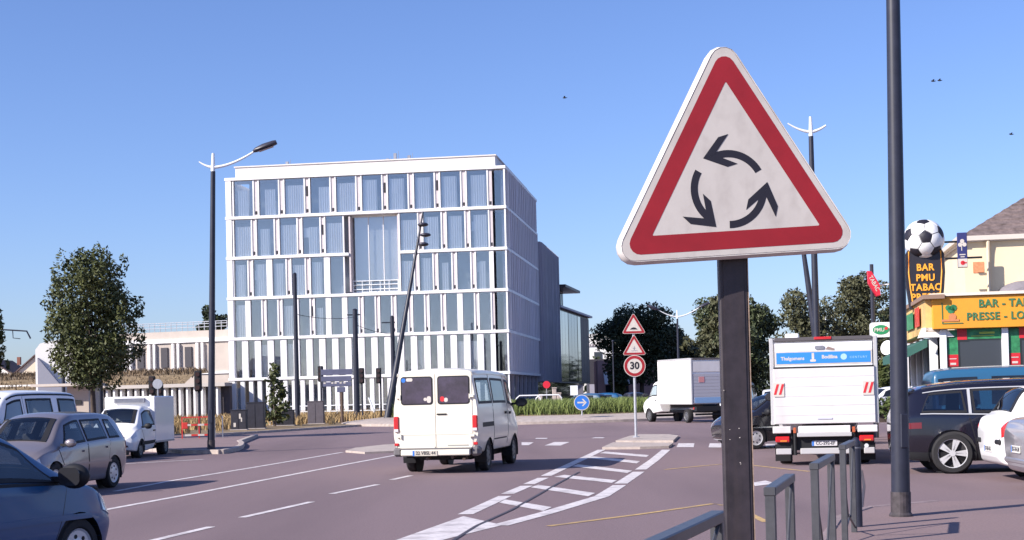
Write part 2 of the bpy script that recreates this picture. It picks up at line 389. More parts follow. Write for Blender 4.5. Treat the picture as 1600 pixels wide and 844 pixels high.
def office_row(k, per, pane_w, style, x_start, gap=None, cur=.8):
    z0, z1 = ZL[k], ZL[k+1]-.26; h = z1-z0; first = {}
    def put(name, key, make, m, loc):
        kk = (name, key)
        if kk not in first:
            o = make().build(name, m, off); o.location = loc; first[kk] = o
            if name == 'curtain': o.data.name = 'curtain'
        else: share(name, first[kk], off, loc)
    fin_d = .20
    # left white corner pier
    put('corner_pier', 0, lambda: MB().box((0, 0, h/2), (.52, .4, h-.004)), WHITE, (.27, .21, z0))
    segs = [(x_start, gap[0]), (gap[1]+.08, OW-1.08)] if gap else [(x_start, OW-1.08)]
    for si_, (xa, xb) in enumerate(segs):
        n = max(1, round((xb-xa)/per)); pr = (xb-xa)/n; ww = pane_w*pr/per; vw = pr-ww-.25
        for i in range(n):
            x = xa+i*pr
            put('window_pane', 'p%d' % si_, lambda: MB().box((0, 0, h/2), (ww, .03, h-.01)), BGLASS, (x+ww/2, .26, z0))
            for q in (x-.06, x+ww+.06):
                put('fin', 'f', lambda: MB().box((0, 0, h/2), (.125, fin_d, h-.006), bev=.008), WHITE, (q, .17, z0))
            if vw > .05 and not (gap and i == n-1 and si_ == 0):
                pw_ = style == 'panel' or (style == 'mix' and rnd.random() < .28)
                y = .12 if pw_ else .20
                put('white_panel' if pw_ else 'vent_panel', (pw_, si_), lambda: MB().box((0, 0, h/2), (vw-.01, .12, h-.008)), WHITE if pw_ else BEIGE, (x+ww+.125+vw/2, y, z0))
                if not pw_:
                    put('vent_shadow_gap', si_, lambda: MB().box((0, 0, .28), (vw*.5, .03, .3)), DARK, (x+ww+.125+vw/2, .128, z0))
                    if rnd.random() < .12: put('vent_shadow_gap', 't%d' % si_, lambda: MB().box((0, 0, .28), (vw*.5, .03, .9)), DARK, (x+ww+.125+vw/2, .128, z0+h-1.5))
            if rnd.random() < cur:
                v = rnd.randrange(3); cw = ww*(.94, .58, .78)[v]
                put('curtain', (v, si_), lambda: pleat(cw, h*(.80, .72, .86)[v], v), CURT, (x+(ww-cw)*rnd.random(), .30+.02*v, z0+.03))
                if rnd.random() < .3: put('blind', si_, lambda: MB().box((0, 0, 0), (ww*.48, .02, h*.25)), CURT, (x+ww*.28, .34, z1-h*.42))
            elif style != 'ground':
                put('desk', si_, lambda: MB().box((0, 0, .37), (ww*.7, .5, .74)).box((.1, 0, .95), (.4, .05, .35)), INTER, (x+ww/2, 1.0, z0))
office_row(5, 2.47, 1.86, 'vent', .75, cur=.97)
office_row(4, 2.22, 1.66, 'vent', .72, BIG, .95)
office_row(3, 1.78, 1.24, 'mix', .66, BIG, .85)
office_row(2, 1.50, 1.02, 'mix', .62, cur=.4)
office_row(1, 1.17, .62, 'panel', .62, cur=.35)
office_row(0, .80, .42, 'panel', .62, cur=.1)
# glazed right corner on every floor
for k in range(6):
    z0, h = ZL[k], ZL[k+1]-.26-ZL[k]
    MB().box((OW-.62, .5, z0+h/2), (.85, .03, h-.01)).build('window_pane', BGLASS, off)
    MB().box((OW-.05, .62, z0+h/2), (.03, .75, h-.01)).build('window_pane', BGLASS, off)
    MB().box((OW-.10, .14, z0+h/2), (.14, .2, h-.006)).build('corner_pier', WHITE, off)
# big opening
mb = MB(); z0, z1 = ZL[3], ZL[5]-.26
mb.box((BIG[0]+.08, .85, (z0+z1)/2), (.14, 1.5, z1-z0-.3)); mb.box((BIG[1]-.08, .85, (z0+z1)/2), (.14, 1.5, z1-z0-.3)); mb.build('loggia_reveal', BEIGE, off)
bw = (BIG[1]-BIG[0]-.5)/3
for i in range(3): MB().box((BIG[0]+.27+bw*(i+.5), .95, (z0+z1)/2), (bw-.08, .03, z1-z0-.02)).build('window_pane', BGLASS, off)
for i in range(1, 3): MB().box((BIG[0]+.27+bw*i, .9, (z0+z1)/2), (.06, .12, z1-z0-.02)).build('mullion', WHITE, off)
mb = MB()
for zz in (.35, .75, 1.1): mb.cyl((BIG[0]+.2, .45, z0+zz), (BIG[1]-.2, .45, z0+zz), .035, n=6)
for i in range(6): mb.cyl((BIG[0]+.25+i*(BIG[1]-BIG[0]-.5)/5, .45, z0), (BIG[0]+.25+i*(BIG[1]-BIG[0]-.5)/5, .45, z0+1.1), .03, n=6)
mb.build('loggia_railing', WPAINT, off)
MB().box(((BIG[0]+BIG[1])/2, .9, z0+.08), (BIG[1]-BIG[0]-.35, .14, .15)).box(((BIG[0]+BIG[1])/2, .9, z1-.09), (BIG[1]-BIG[0]-.35, .14, .15)).build('loggia_frame', WHITE, off)
MB().box(((BIG[0]+BIG[1])/2, 1.3, (z0+z1)/2+.5), (BIG[1]-BIG[0]-.6, .04, z1-z0-1.2)).build('roller_screen', CURT, off)
# side wall in the shade
SLOT = mat('dark_slot_glazing', (.05, .05, .065), .15)
for k in range(1, 6):
    z0, h = ZL[k], ZL[k+1]-.26-ZL[k]
    MB().box((OW-.35, OD/2+.65, z0+h/2), (.5, OD-1.35, h-.01)).build('side_wall', SIDECLAD, off)
    mb = MB(); y = 1.3; md = MB()
    while y < OD-.5:
        st = rnd.uniform(.9, 1.5); mb.box((OW+.0, y, z0+h/2), (.24, .22, h-.02)); 
        if rnd.random() < .85: md.box((OW-.094, y+st/2, z0+h/2), (.02, st*.62, h-.05))
        y += st
    mb.build('side_fins', mat('pale_side_fin', (.72, .69, .74), .6), off, kind='stuff'); md.build('side_slots', SLOT, off, kind='stuff')
MB().box((OW-1.7, OD/2+.8, ZL[1]/2), (.2, OD-1.2, ZL[1]-.28)).build('ground_floor_glazing', DGLASS, off)
mb = MB()
for i in range(8): mb.box((OW-.35, 1.2+i*3, ZL[1]/2), (.3, .3, ZL[1]-.27))
mb.build('ground_floor_posts', SIDECLAD, off, kind='stuff')
# wing behind
wing = thing('office_wing', 'lower grey clad wing stepping down behind the glass office block', 'building', (off.location.x, off.location.y, .08), OANG)
MB().box((OW-5+.3, OD+9.1, 10.1), (10, 18, 14.6)).build('wall', SIDECLAD, wing)
MB().box((OW-5, OD+9.1, 1.4), (9, 17.5, 2.8)).build('ground_floor_glazing', DGLASS, wing)
mb = MB(); mg = MB(); y = OD+.4
while y < OD+17.8:
    mb.box((OW+.36, y, 10.1), (.2, .16, 14.5)); st = rnd.choice((.5, .7, .95))
    
    for zt in (4.6, 8.2, 11.8, 15.4):
        if rnd.random() < .75: mg.box((OW+.31, y+st/2, zt), (.03, st*.6, 2.6))
    y += st
mb.build('wing_fins', SIDECLAD, wing, kind='stuff'); mg.build('wing_slots', SLOT, wing, kind='stuff')
for i in range(3): MB().box((OW+.36, OD+9.5+i*1.6, 12.6), (.04, .55, 1.7)).build('sky_slit_panel', WHITE, wing)  # white panels imitate the bright sky seen through open slits
# dark glass building
o0 = P(873, 560, 169); o1 = P(921, 560, 195); d = o1-o0; d.z = 0
gb = thing('glass_building', 'dark glazed building with an overhanging roof beyond the grey wing', 'building', (o0.x, o0.y, 0), math.atan2(d.y, d.x))
L = d.length
MB().box((L/2, 5, 7.3), (L, 10, 8.9)).build('wall', mat('dark_metal_wall', (.045, .035, .035), .5), gb)
MB().box((L/2, 5.4, 1.4), (L-.6, 9, 2.8)).build('ground_floor_glazing', DGLASS, gb)
for x0, wd, m in ((.3, 7.2, mat('mirror_glazing', (.35, .33, .30), .08, metal=.8)), (7.8, 7.4, DGLASS), (15.6, 2.6, mat('mirror_glazing', (0, 0, 0))), (18.4, L-18.7, mat('brown_slats', (.06, .04, .04), .6, var=(3, .3)))):
    n = max(1, int(wd/2.4))
    for i in range(n): MB().box((x0+wd*(i+.5)/n, -.03, 7.3), (wd/n-.1, .08, 8.5)).build('window_pane', m, gb)
MB().box((4.5, 5.2, 13.1), (9, 9, 2.2)).build('upper_storey', mat('pale_grey_wall', (.42, .40, .42), .7), gb)
for i in range(6): MB().box((.9+i*1.4, .62, 13.1), (.6, .1, 1.9)).build('upper_window', DGLASS, gb)
MB().box((5.2, 4.6, 14.35), (12, 11.5, .3)).build('roof', mat('dark_metal_wall', (0, 0, 0)), gb)
MB().box((L/2, 4.9, 11.95), (L+.8, 10.8, .25)).build('roof_edge', SIDECLAD, gb)
# pale buildings down the street
p = P(905, 600, 232); q = thing('pale_building', 'pale cream flat roofed building at the end of the street', 'building', (p.x, p.y, 0))
MB().box((5, 5, 5.6), (14, 10, 11.2)).build('wall', WHITE2, q); MB().box((5, 4.9, 9.3), (14.1, 10.1, .35)).build('cornice', BEIGE, q)
for i in range(4): MB().box((0+i*3.2, -.02, 7.4), (1.3, .1, 1.6)).build('window', DGLASS, q)
p = P(921, 600, 205); q = thing('dark_shed', 'low dark block standing before the pale building', 'building', (p.x, p.y, 0))
MB().box((1.6, 3, 3.2), (3.4, 6, 6.4)).build('wall', mat('dark_shed_wall', (.045, .04, .05), .6), q); MB().box((1.6, -.05, 1.5), (3.2, .1, 2.6)).build('shutter', SIDECLAD, q)
p = P(952, 600, 160); q = thing('pink_shop', 'pink walled shop with a striped awning beyond the 30 sign', 'building', (p.x, p.y, 0))
MB().box((2, 4, 2.6), (6.5, 7, 5.2)).build('wall', mat('pink_wall', (.55, .33, .30), .8), q); MB().box((.9, .45, 1.3), (2.6, .15, 2.2)).build('window', DGLASS, q)
for i in range(8): MB().grid([[(-.6+i*.4, .45, 3.9), (-.2+i*.4, .45, 3.9)], [(-.6+i*.4, -1.5, 2.5), (-.2+i*.4, -1.5, 2.5)]]).build('awning_stripe', (WHITE2, mat('awning_grey', (.18, .15, .14), .8))[i % 2], q)
# ------------------------------------------------------------------ low white building and fin wall on the left
p0 = P(120, 600, 138); p1 = P(357, 600, 133); d = p1-p0; L = Vector((d.x, d.y)).length
lb = thing('low_white_building', 'low white building with narrow dark windows left of the glass offices', 'building', (p0.x, p0.y, .35), math.atan2(d.y, d.x))
LWALL = mat('cream_panel_wall', (.44, .38, .34), .8, var=(.7, .08))
MB().box((L/2, 5, 4.0), (L, 9.8, 8.0)).build('wall', LWALL, lb)
MB().box((L/2, 4.95, 7.1), (L+.2, 10.1, .35)).box((L/2, 4.95, 4.0), (L+.1, 10.0, .2)).build('cornice', WHITE, lb)
for i in range(5):
    x = L-14.2+i*2.58-.3
    MB().box((x, .05, 5.55), (.72, .2, 1.9)).build('window', mat('dark_matt_glazing', (.035, .03, .04), .5), lb)
    for s in (-1, 1): MB().box((x+1.29+s*.28, -.08, 5.5), (.20, .3, 2.7)).build('fin', WHITE, lb)
mb = MB()
for zz in (8.35, 8.65, 8.85): mb.cyl((.2, .3, zz), (L-.2, .3, zz), .035, n=6)
for i in range(28): mb.cyl((.2+i*(L-.4)/27, .3, 8.0), (.2+i*(L-.4)/27, .3, 8.85), .035, n=6)
mb.build('roof_railing', GALV, lb)
p0 = P(108, 600, 116); p1 = P(352, 600, 112); d = p1-p0; L = Vector((d.x, d.y)).length; ang = math.atan2(d.y, d.x)
fw = thing('fin_wall', 'long retaining wall of white upright fins under the grassy bank', 'wall', (p0.x, p0.y, .05), ang)
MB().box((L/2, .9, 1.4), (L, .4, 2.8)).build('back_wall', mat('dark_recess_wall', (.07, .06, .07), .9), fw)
MB().box((L/2, .35, 2.92), (L+.2, 1.3, .28)).build('cap_beam', mat('grey_cap', (.42, .38, .36), .8), fw)
f0 = None
for i in range(int(L/.66)):
    x = .2+i*.66
    if f0 is None: f0 = MB().box((0, 0, 1.38), (.17, .5, 2.76), bev=.01).build('fin', WHITE, fw); f0.location = (x, .2, 0)
    else: share('fin', f0, fw, (x, .2, 0))
p2 = P(-60, 600, 117)
lw = thing('low_wall', 'low white wall left of the fin wall with brown panels below', 'wall', (p2.x, p2.y, 0), math.atan2(p0.y-p2.y, p0.x-p2.x))
L2 = (Vector((p0.x, p0.y))-Vector((p2.x, p2.y))).length
MB().box((L2/2, .2, 3.1), (L2-.1, .5, .55)).build('coping', WHITE2, lw); MB().box((L2/2, .25, 1.4), (L2-.1, .3, 2.8)).build('panel', mat('brown_panel', (.13, .08, .075), .8), lw)
# planted bank above
a, b = Vector((-70, 118, 0)), Vector((-26.6, 112.8, 0))
mb = MB(); mb.grid([[(-70, 118.5, 2.9), (-26.5, 113.9, 2.9)], [(-70, 121, 3.6), (-26.2, 117, 3.9)], [(-70, 133, 4.4), (-26.2, 127.5, 4.3)]])
bank = struct(mb, 'bank', DRY); pts = []
for i in range(7000):
    u, v = rng.uniform(0, 1), rng.uniform(0, 1); pts.append((-70+u*43.7, 118.6-4.6*u+v*11, 2.9+1.3*min(1, v*2)))
tag(blades('bank_grass', pts, .42, .10, mat('rusty_grass', (.15, .105, .065), .9, var=(.25, .6)), .4), 'rust brown tufted grass on the bank above the fin wall', 'grass')
# white slab
p = P(56, 600, 103)
ws = thing('white_slab', 'tall white concrete slab with a grey wedge standing in for its diagonal shadow', 'wall', (p.x, p.y, 0), R(6))
MB().prism([(0, 0), (2.35, 0), (2.35, 6.35), (1.6, 6.4), (.35, 6.15), (0, 5.7)], 0, -3.0, Matrix.Rotation(PI/2, 4, 'X')).build('slab', WHITE2, ws)
MB().prism([(.25, 0), (2.05, 0), (2.05, 2.8), (.25, 5.1)], 0, .5, Matrix.Rotation(PI/2, 4, 'X')).build('shadow_wedge', mat('shadow_grey', (.30, .30, .36), .8), ws)  # grey wedge added to imitate the diagonal shadow across the slab
MB().box((2.6, 1.2, 2.9), (.45, 2.4, 5.8)).build('end_post', CONC, ws)
# small gabled houses far left
def gable_house(px, Y, wd, dp, eave, ridge, label, wall_m, roof_m, rz=0.):
    p = P(px, 600, Y); h = thing('gabled_house', label, 'house', (p.x, p.y, 0), rz)
    MB().prism([(0, 0), (wd, 0), (wd, eave), (wd/2, ridge), (0, eave)], 0, -dp, Matrix.Rotation(PI/2, 4, 'X')).build('wall', wall_m, h)
    for s in (0, 1):
        x0, x1 = (-.3, wd/2) if s == 0 else (wd+.3, wd/2); sl = (ridge-eave)/(wd/2); z0 = eave-.3*sl
        mb = MB(); mb.prism([(x0, z0+.03), (x1, ridge+.03), (x1, ridge+.23), (x0, z0+.23)], .3, -dp-.3, Matrix.Rotation(PI/2, 4, 'X')); mb.build('roof', roof_m, h)
    MB().box((wd*.5, -.03, eave*.6), (.9, .12, 1.1)).build('window', DGLASS, h)
    MB().box((wd*.8, dp/2, ridge), (.5, .5, 1.2)).build('chimney', mat('brick_chimney', (.25, .1, .07), .9), h); return h
ROOFB = mat('brown_roof', (.12, .075, .07), .85, var=(3, .25))
gable_house(14, 200, 7.5, 9, 5.4, 8.6, 'cream gabled house peeping over the bank beside the white slab', mat('cream_wall', (.74, .62, .46), .85), ROOFB)
gable_house(-60, 215, 9, 9, 5.5, 8.6, 'pale gabled house half hidden at the far left edge', WHITE2, ROOFB)
gable_house(1345, 190, 10, 9, 6, 9, 'distant pale house among the trees right of the truck', WHITE2, ROOFB)
# kiosk behind the minibus
p = P(122, 640, 66); kk = thing('bus_shelter', 'beige shelter with a flat overhanging roof behind the white minibus', 'shelter', (p.x, p.y, .1))
MB().box((0, .8, 1.2), (1.0, 1.6, 2.4)).build('wall', mat('beige_wall', (.50, .42, .36), .8), kk); MB().box((-.55, .6, 2.47), (2.9, 2.4, .12)).build('roof', mat('beige_roof', (.62, .55, .5), .7), kk); MB().box((-.05, -.02, 1.65), (.45, .06, .2)).build('vent', DARK, kk)
# ------------------------------------------------------------------ the bar on the right
YEL = mat('yellow_fascia', (.74, .30, .022), .5, var=(1.5, .08), var2=((1, 1, .3), (.45, .22, .05), .35))
CREAM = mat('cream_render', (.76, .63, .42), .85, var=(.8, .05))
GTXT = mat('green_lettering', (.05, .16, .07), .5)
OTXT = mat('orange_lettering', (.85, .36, .03), .5)
GSIGN = mat('green_sign', (.03, .20, .08), .5, var=(5, .5)); REDP = mat('red_poster', (.55, .02, .03), .5)
LIME = mat('lime_print', (.35, .45, .06), .5)
TEALB = mat('teal_frame', (.03, .22, .20), .5)
BROWN = mat('brown_banner', (.12, .055, .02), .6)
p = P(1459, 600, 34); CANG = R(-10.5)
cafe = thing('bar', 'corner bar with a yellow fascia, white posts and green red window signs', 'bar', (p.x, p.y, .02), CANG)
W_ = 9.0
zb, zt = 2.93, 3.70
fas = MB().box((W_/2, -.02, (zb+zt)/2), (W_, .34, zt-zb), bev=.012).build('fascia', YEL, cafe)
MB().box((W_/2, -.03, zt+.045), (W_+.1, .46, .07)).build('fascia_cap', mat('pale_cap', (.70, .62, .52), .7), cafe)
MX = lambda x, y, z: Matrix.Translation((x, y, z)) @ Matrix.Rotation(PI/2, 4, 'X')
text('lettering', 'BAR - TABAC', .26, GTXT, fas, MX(1.05, -.2, zt-.20), .008, 'LEFT', .92, .006, 1.05)
text('lettering', 'PRESSE - LOTO', .25, GTXT, fas, MX(.77, -.2, zt-.50), .008, 'LEFT', .92, .006, 1.1)
# little painted emblem: palm and pot in a frame
mb = MB(); mb.box((.22, -.2, zb+.38), (.02, .01, .5)).box((.45, -.2, zb+.13), (.48, .01, .02)); mb.build('emblem_frame', GTXT, fas)
mb = MB()
for k, (dx, dz, s) in enumerate(((.42, .45, .09), (.48, .50, .08), (.36, .50, .07))): mb.cyl((dx, -.195, zb+dz), (dx, -.205, zb+dz), s, n=8)
mb.build('emblem_leaves', GSIGN, fas)
MB().cyl((.45, -.192, zb+.28), (.45, -.207, zb+.28), .09, n=10).box((.40, -.2, zb+.2), (.4, .012, .05)).build('emblem_pot', mat('terracotta', (.55, .2, .08), .6), fas)
# left return fascia
rf = MB().prism([(0, zb-.06), (7.6, zb-.1), (7.6, zt-.05), (0, zt)], -.15, .19, Matrix.Rotation(PI/2, 4, 'Z') @ Matrix.Rotation(PI/2, 4, 'X')).build('side_fascia', mat('faded_yellow_banner', (.62, .40, .15), .6, var=(1.2, .35)), cafe)
MB().box((-.2, 1.5, 3.3), (.012, 1.1, .48)).build('red_print', mat('red_print', (.6, .05, .02), .5, var=(3, .5)), rf)
MB().box((-.2, 3.6, 3.28), (.012, 2.0, .42)).build('green_print', GSIGN, rf)
MB().box((.02, 3.6, zt+.0), (.5, 7.9, .1)).build('side_cap', mat('brown_cap', (.25, .16, .12), .7), cafe)
MB().prism([(-.3, 2.75), (-.2, 2.98), (.3, 2.98), (.5, 2.75)], 0, -.5, Matrix.Rotation(PI/2, 4, 'X')).build('corner_soffit', WHITE2, cafe)
MB().box((W_/2+.3, 4.3, 3.62), (W_, 7.6, .12)).build('flat_roof', mat('grey_roof_felt', (.2, .18, .19), .9), cafe)
MB().box((W_/2+.2, 2.2, 1.45), (W_-.4, 3.9, 2.9)).build('room', DARK, cafe)
POSTX = (.25, 1.66, 3.2, 4.75, 6.3, 7.9)
for x in POSTX: MB().box((x, .05, 1.46), (.15, .16, 2.93), bev=.008).build('post', WPAINT, cafe)
for x0, x1 in zip(POSTX, POSTX[1:]):
    a, b = x0+.075, x1-.075; m = (a+b)/2; wd = b-a-.004
    MB().box((m, .10, 2.35), (wd, .03, 1.0)).build('window_pane', DGLASS, cafe)
    MB().box((m, .13, 2.42), (wd*.97, .02, .62)).build('blind', mat('grey_blind', (.30, .28, .31), .7, var=(2, .1)), cafe)
    MB().box((m, .06, 1.98), (wd, .08, .045)).build('transom', TEALB, cafe)
    MB().box((m, .09, 1.4), (wd, .05, 1.08)).build('lower_panel', WHITE2, cafe)
    MB().box((m, .10, .42), (wd, .08, .84)).build('stall_riser', mat('green_tile', (.06, .2, .17), .4), cafe)
    MB().box((m, .06, .88), (wd, .09, .05)).build('rail', TEALB, cafe)
    sg = MB().box((m+.12, .06, 2.80), (wd-.26, .04, .24)).build('sign_strip', GSIGN, cafe)
    MB().box((m+.3, .037, 2.82), (wd*.28, .006, .05)).box((m+.2, .037, 2.75), (wd*.42, .006, .02)).build('lettering_bar', LIME, sg)
    MB().box((a+.36, .05, 2.80), (.22, .05, .26)).build('red_sign', REDP, cafe)
    MB().box((a+.14, .055, 2.6), (.24, .04, .62)).build('poster', GSIGN, cafe)
    rp2 = MB().box((a+.14, .053, 2.18), (.24, .045, .28)).build('poster', REDP, cafe)
    MB().box((a+.14, .027, 2.22), (.16, .006, .02)).box((a+.14, .027, 2.10), (.13, .006, .05)).build('lettering_bar', SWHITE, rp2)
# arched banner with its name
def arch(x0):
    cx, cz, r = x0+.70, 1.02, .83; n = 16; pts_o = [(cx+.70*1.0*math.cos(t)*1.05, cz+r*math.sin(t)) for t in [PI*(.10+.8*k/n) for k in range(n+1)]]
    pts_i = [(cx+.70*.78*math.cos(t), cz+r*.66*math.sin(t)) for t in [PI*(.10+.8*k/n) for k in range(n+1)]]
    mb = MB(); mb.grid([[(x, .058, z) for x, z in pts_o], [(x, .058, z) for x, z in pts_i]]); bn = mb.build('arched_banner', BROWN, cafe)
    s = 'LE BEAUJOLAIS'
    for i, ch in enumerate(s):
        if ch == ' ': continue
        t = PI*(.87-.74*i/(len(s)-1)); x, z = cx+.63*math.cos(t), cz+.69*math.sin(t)
        text('letter', ch, .17, OTXT, bn, Matrix.Translation((x, .05, z)) @ Matrix.Rotation(PI/2, 4, 'X') @ Matrix.Rotation((t-PI/2)*.55, 4, 'Z'), .003, bold=.004)
arch(.32); arch(1.85)
# side front under the return
for i in range(4):
    y = 1.0+i*1.7
    MB().box((.12, y, 1.4), (.18, .2, 2.8)).build('post', WPAINT, cafe)
    MB().box((.14, y+.85, 1.9), (.04, 1.46, 1.5)).build('window_pane', DGLASS, cafe); MB().box((.13, y+.85, .95), (.06, 1.46, .1)).build('rail', TEALB, cafe); MB().box((.14, y+.85, .45), (.05, 1.46, .88)).build('lower_panel', WHITE2, cafe)
aw = MB().prism([(0, 2.75), (0, 2.55), (-.7, 2.2), (-.7, 2.42)], -1.2, -6.5, Matrix.Rotation(PI/2, 4, 'X')).build('awning', mat('green_awning', (.03, .11, .09), .7), cafe)
text('lettering', 'BAR', .2, SWHITE, aw, Matrix.Translation((-.706, 2.5, 2.31)) @ Matrix.Rotation(-PI/2, 4, 'Z') @ Matrix.Rotation(PI/2, 4, 'X'), .003)
# cream house behind
p = P(1513, 600, 39.5)
hs = thing('cream_house', 'cream rendered house with a hipped slate roof behind the bar', 'house', (p.x, p.y, 0), CANG)
HW, HD, HE = 11, 8, 5.58
MB().box((HW/2, HD/2, HE/2), (HW, HD, HE-.02)).build('wall', CREAM, hs)
SLATE = mat('slate_tiles', (.155, .115, .108), .8, var=(6, .45), bump=(25, .8))
def hip_rows(n=15):
    mb = MB(); e = .1; rise = 2.5; run = HD/2+e
    for k in range(n):
        t0, t1 = k/n, (k+1)/n; za, zb_ = HE+.14+rise*t0+.03, HE+.14+rise*t1
        def ring(t, z): return [(-e+run*t, -e+run*t, z), (HW+e-run*t, -e+run*t, z), (HW+e-run*t, HD+e-run*t, z), (-e+run*t, HD+e-run*t, z)]
        a, b = ring(t0, za), ring(t1, zb_); lo = ring(t0, za-.04)
        for i in range(4):
            j = (i+1) % 4; mb.face([a[i], a[j], b[j], b[i]]); mb.face([lo[i], lo[j], a[j], a[i]])
    return mb
hip_rows().build('roof', SLATE, hs)
MB().box((HW/2, -.14, HE+.08), (HW+.3, .14, .13)).box((-.14, HD/2, HE+.08), (.14, HD+.5, .13)).build('gutter', mat('pale_gutter', (.60, .53, .47), .6), hs)
MB().box((HW/2, HD/2, HE+.02), (HW+.15, HD+.15, .05)).build('eaves_board', WHITE2, hs)
MB().tube([(.62, -.14, HE), (.62, -.1, HE-.25), (.62, -.08, HE-.6), (.62, -.08, .1)], .05, 8).build('downpipe', mat('cream_pipe', (.68, .56, .40), .6), hs)
MB().box((.36, -.01, HE-.72), (.28, .02, .30)).build('orange_patch', mat('faded_orange_paint', (.70, .25, .12), .8, var=(12, .25)), hs)
GREYC = mat('grey_canvas', (.20, .18, .20), .8, var=(3, .15))
for x in (1.55, 3.9):                        # rounded hoods over the upper windows
    mb = MB(); mb.grid([[(x+.75*math.cos(t)*s, -.02-.55*(1-s)*0-dy, 4.02+.42*math.sin(t)*s) for t in [PI*k/10 for k in range(11)]] for s, dy in ((1, 0), (.98, .25), (.85, .45), (.55, .6), (.05, .66))])
    mb.build('window_hood', GREYC, hs)
    MB().box((x, -.02, 3.6), (1.0, .06, .8)).build('window', DGLASS, hs)
mb = MB(); mb.prism([(-.6, 3.76), (1.6, 4.10), (2.4, 4.02), (2.5, 3.76)], 1.3, .4, Matrix.Translation((.7, 0, 0)) @ Matrix.Rotation(PI/2, 4, 'X')); mb.build('folded_awning', GREYC, cafe).location = (1.5, 3.2, 0)
# blue banner sign hung from the wall
p = P(1503.5, 391, 38.6)
bs = thing('banner_sign', 'blue hanging banner with a white clover fixed to the cream house corner', 'sign', (p.x, p.y, p.z), CANG)
sc = 38.6/F
MB().box((0, 0, 0), (15*sc, .05, 55*sc), bev=.01).build('panel', mat('navy_print', (.025, .03, .13), .5), bs)
MB().box((0, -.03, -20*sc), (14*sc, .012, 13*sc)).build('white_field', SWHITE, bs)
mb = MB()
for dx, dz in ((0, 14), (-3.2, 8.5), (3.2, 8.5)): mb.cyl((dx*sc, -.028, dz*sc), (dx*sc, -.034, dz*sc), 3.3*sc, n=10)
mb.box((-1.0*sc, -.031, 2.5*sc), (1.2*sc, .006, 7*sc)); mb.build('clover_print', SWHITE, bs)
MB().box((0, -.031, -7*sc), (9*sc, .006, 1.6*sc)).box((0, -.031, -10.5*sc), (6*sc, .006, 1.6*sc)).build('lettering_bar', SWHITE, bs)
MB().cyl((0, -.036, -20*sc), (0, -.042, -20*sc), 3.4*sc, n=12).box((3*sc, -.039, -20*sc), (6*sc, .006, 2*sc)).build('red_mark', REDP, bs)
mb = MB()
for dz, x0, x1 in ((14, -26, 4), (-12, -26, 30)): mb.cyl((x0*sc, .05, dz*sc), (x1*sc, .05, dz*sc), .028, n=6)
mb.build('bracket', BLACKP, bs)
# football sign tower
p = P(1446, 470, 36.8)
bt = thing('football_sign', 'tall black bar sign topped by a giant football above the yellow fascia', 'sign', (p.x, p.y, 3.6), CANG)
s = 36.8/F; zp = lambda py: P(1446, py, 36.8).z-3.6
hw = 30*s; z0, z1 = 0, zp(392)
prof = [(-.80*hw, z0), (-.93*hw, z0+.35*(z1-z0)), (-1.0*hw, z0+.62*(z1-z0)), (-.97*hw, z1-.1), (-.75*hw, z1+.1)]
poly = prof + [(-x, z) for x, z in prof[::-1]]
M_ = Matrix.Rotation(PI/2, 4, 'X')
MB().prism(poly, -.16, .16, M_).build('panel', SBLACK, bt)
mb = MB()
for sg in (-1, 1): mb.tube([(sg*(abs(x)-.085), -.165, z) for x, z in [(-.80*hw, z0+.03), (-.93*hw, z0+.35*(z1-z0)), (-1.0*hw, z0+.62*(z1-z0)), (-.97*hw, z1-.02)]], .02, 6)
mb.build('orange_border', OTXT, bt)
for ln, y in (('BAR', 419), ('PMU', 435), ('TABAC', 450), ('PRESSE', 465)):
    text('lettering', ln, .245, OTXT, bt, Matrix.Translation((0, -.165, zp(y))) @ M_, .012, 'CENTER', .92, .007, 1.1)
bc = Vector((0, 0, zp(374))); br = 31*s
ph = (1+5**.5)/2
ico = [Vector(v).normalized() for v in [(0, a, b*ph) for a in (-1, 1) for b in (-1, 1)] + [(a, b*ph, 0) for a in (-1, 1) for b in (-1, 1)] + [(b*ph, 0, a) for a in (-1, 1) for b in (-1, 1)]]
rotb = Vector((0.0, -1, .03)).rotation_difference(ico[0]).to_matrix().inverted(); rotb = Matrix.Rotation(R(33), 3, 'Y') @ rotb
ico = [rotb @ v for v in ico]
MB().sphere(bc, br*.965, u=24, v=16).build('ball_core', mat('grey_seam', (.25, .24, .25), .6), bt, smooth=60)
BWH = mat('football_white', (.80, .79, .78), .35, coat=.3)
def panel(ctr, verts, m):
    mb = MB(); n = len(verts); rings = []
    for t, rr in ((.955, .975), (.93, 1.0), (.6, 1.012), (.3, 1.018)):
        row = []
        for i in range(n):
            a, b = verts[i], verts[(i+1) % n]
            for k in range(3): q = a.lerp(b, k/3); q = ctr.lerp(q, t).normalized(); row.append(bc+q*br*rr)
        rings.append(row)
    mb.grid(rings, 0, True, False); mb.bm.faces.new([v for v in mb.bm.verts][-len(rings[0]):]); mb.build('ball_panel', m, bt, smooth=50)
edges = [(i, j) for i in range(12) for j in range(i+1, 12) if abs(ico[i].dot(ico[j])-.4472) < .01]
for i in range(12):
    nb = [j for j in range(12) if (min(i, j), max(i, j)) in edges]; t1 = ico[nb[0]]-ico[i]*ico[i].dot(ico[nb[0]]); t2 = ico[i].cross(t1)
    nb.sort(key=lambda j: math.atan2(ico[j].dot(t2.normalized()), ico[j].dot(t1.normalized())))
    panel(ico[i], [ico[i].lerp(ico[j], 1/3) for j in nb], SBLACK)
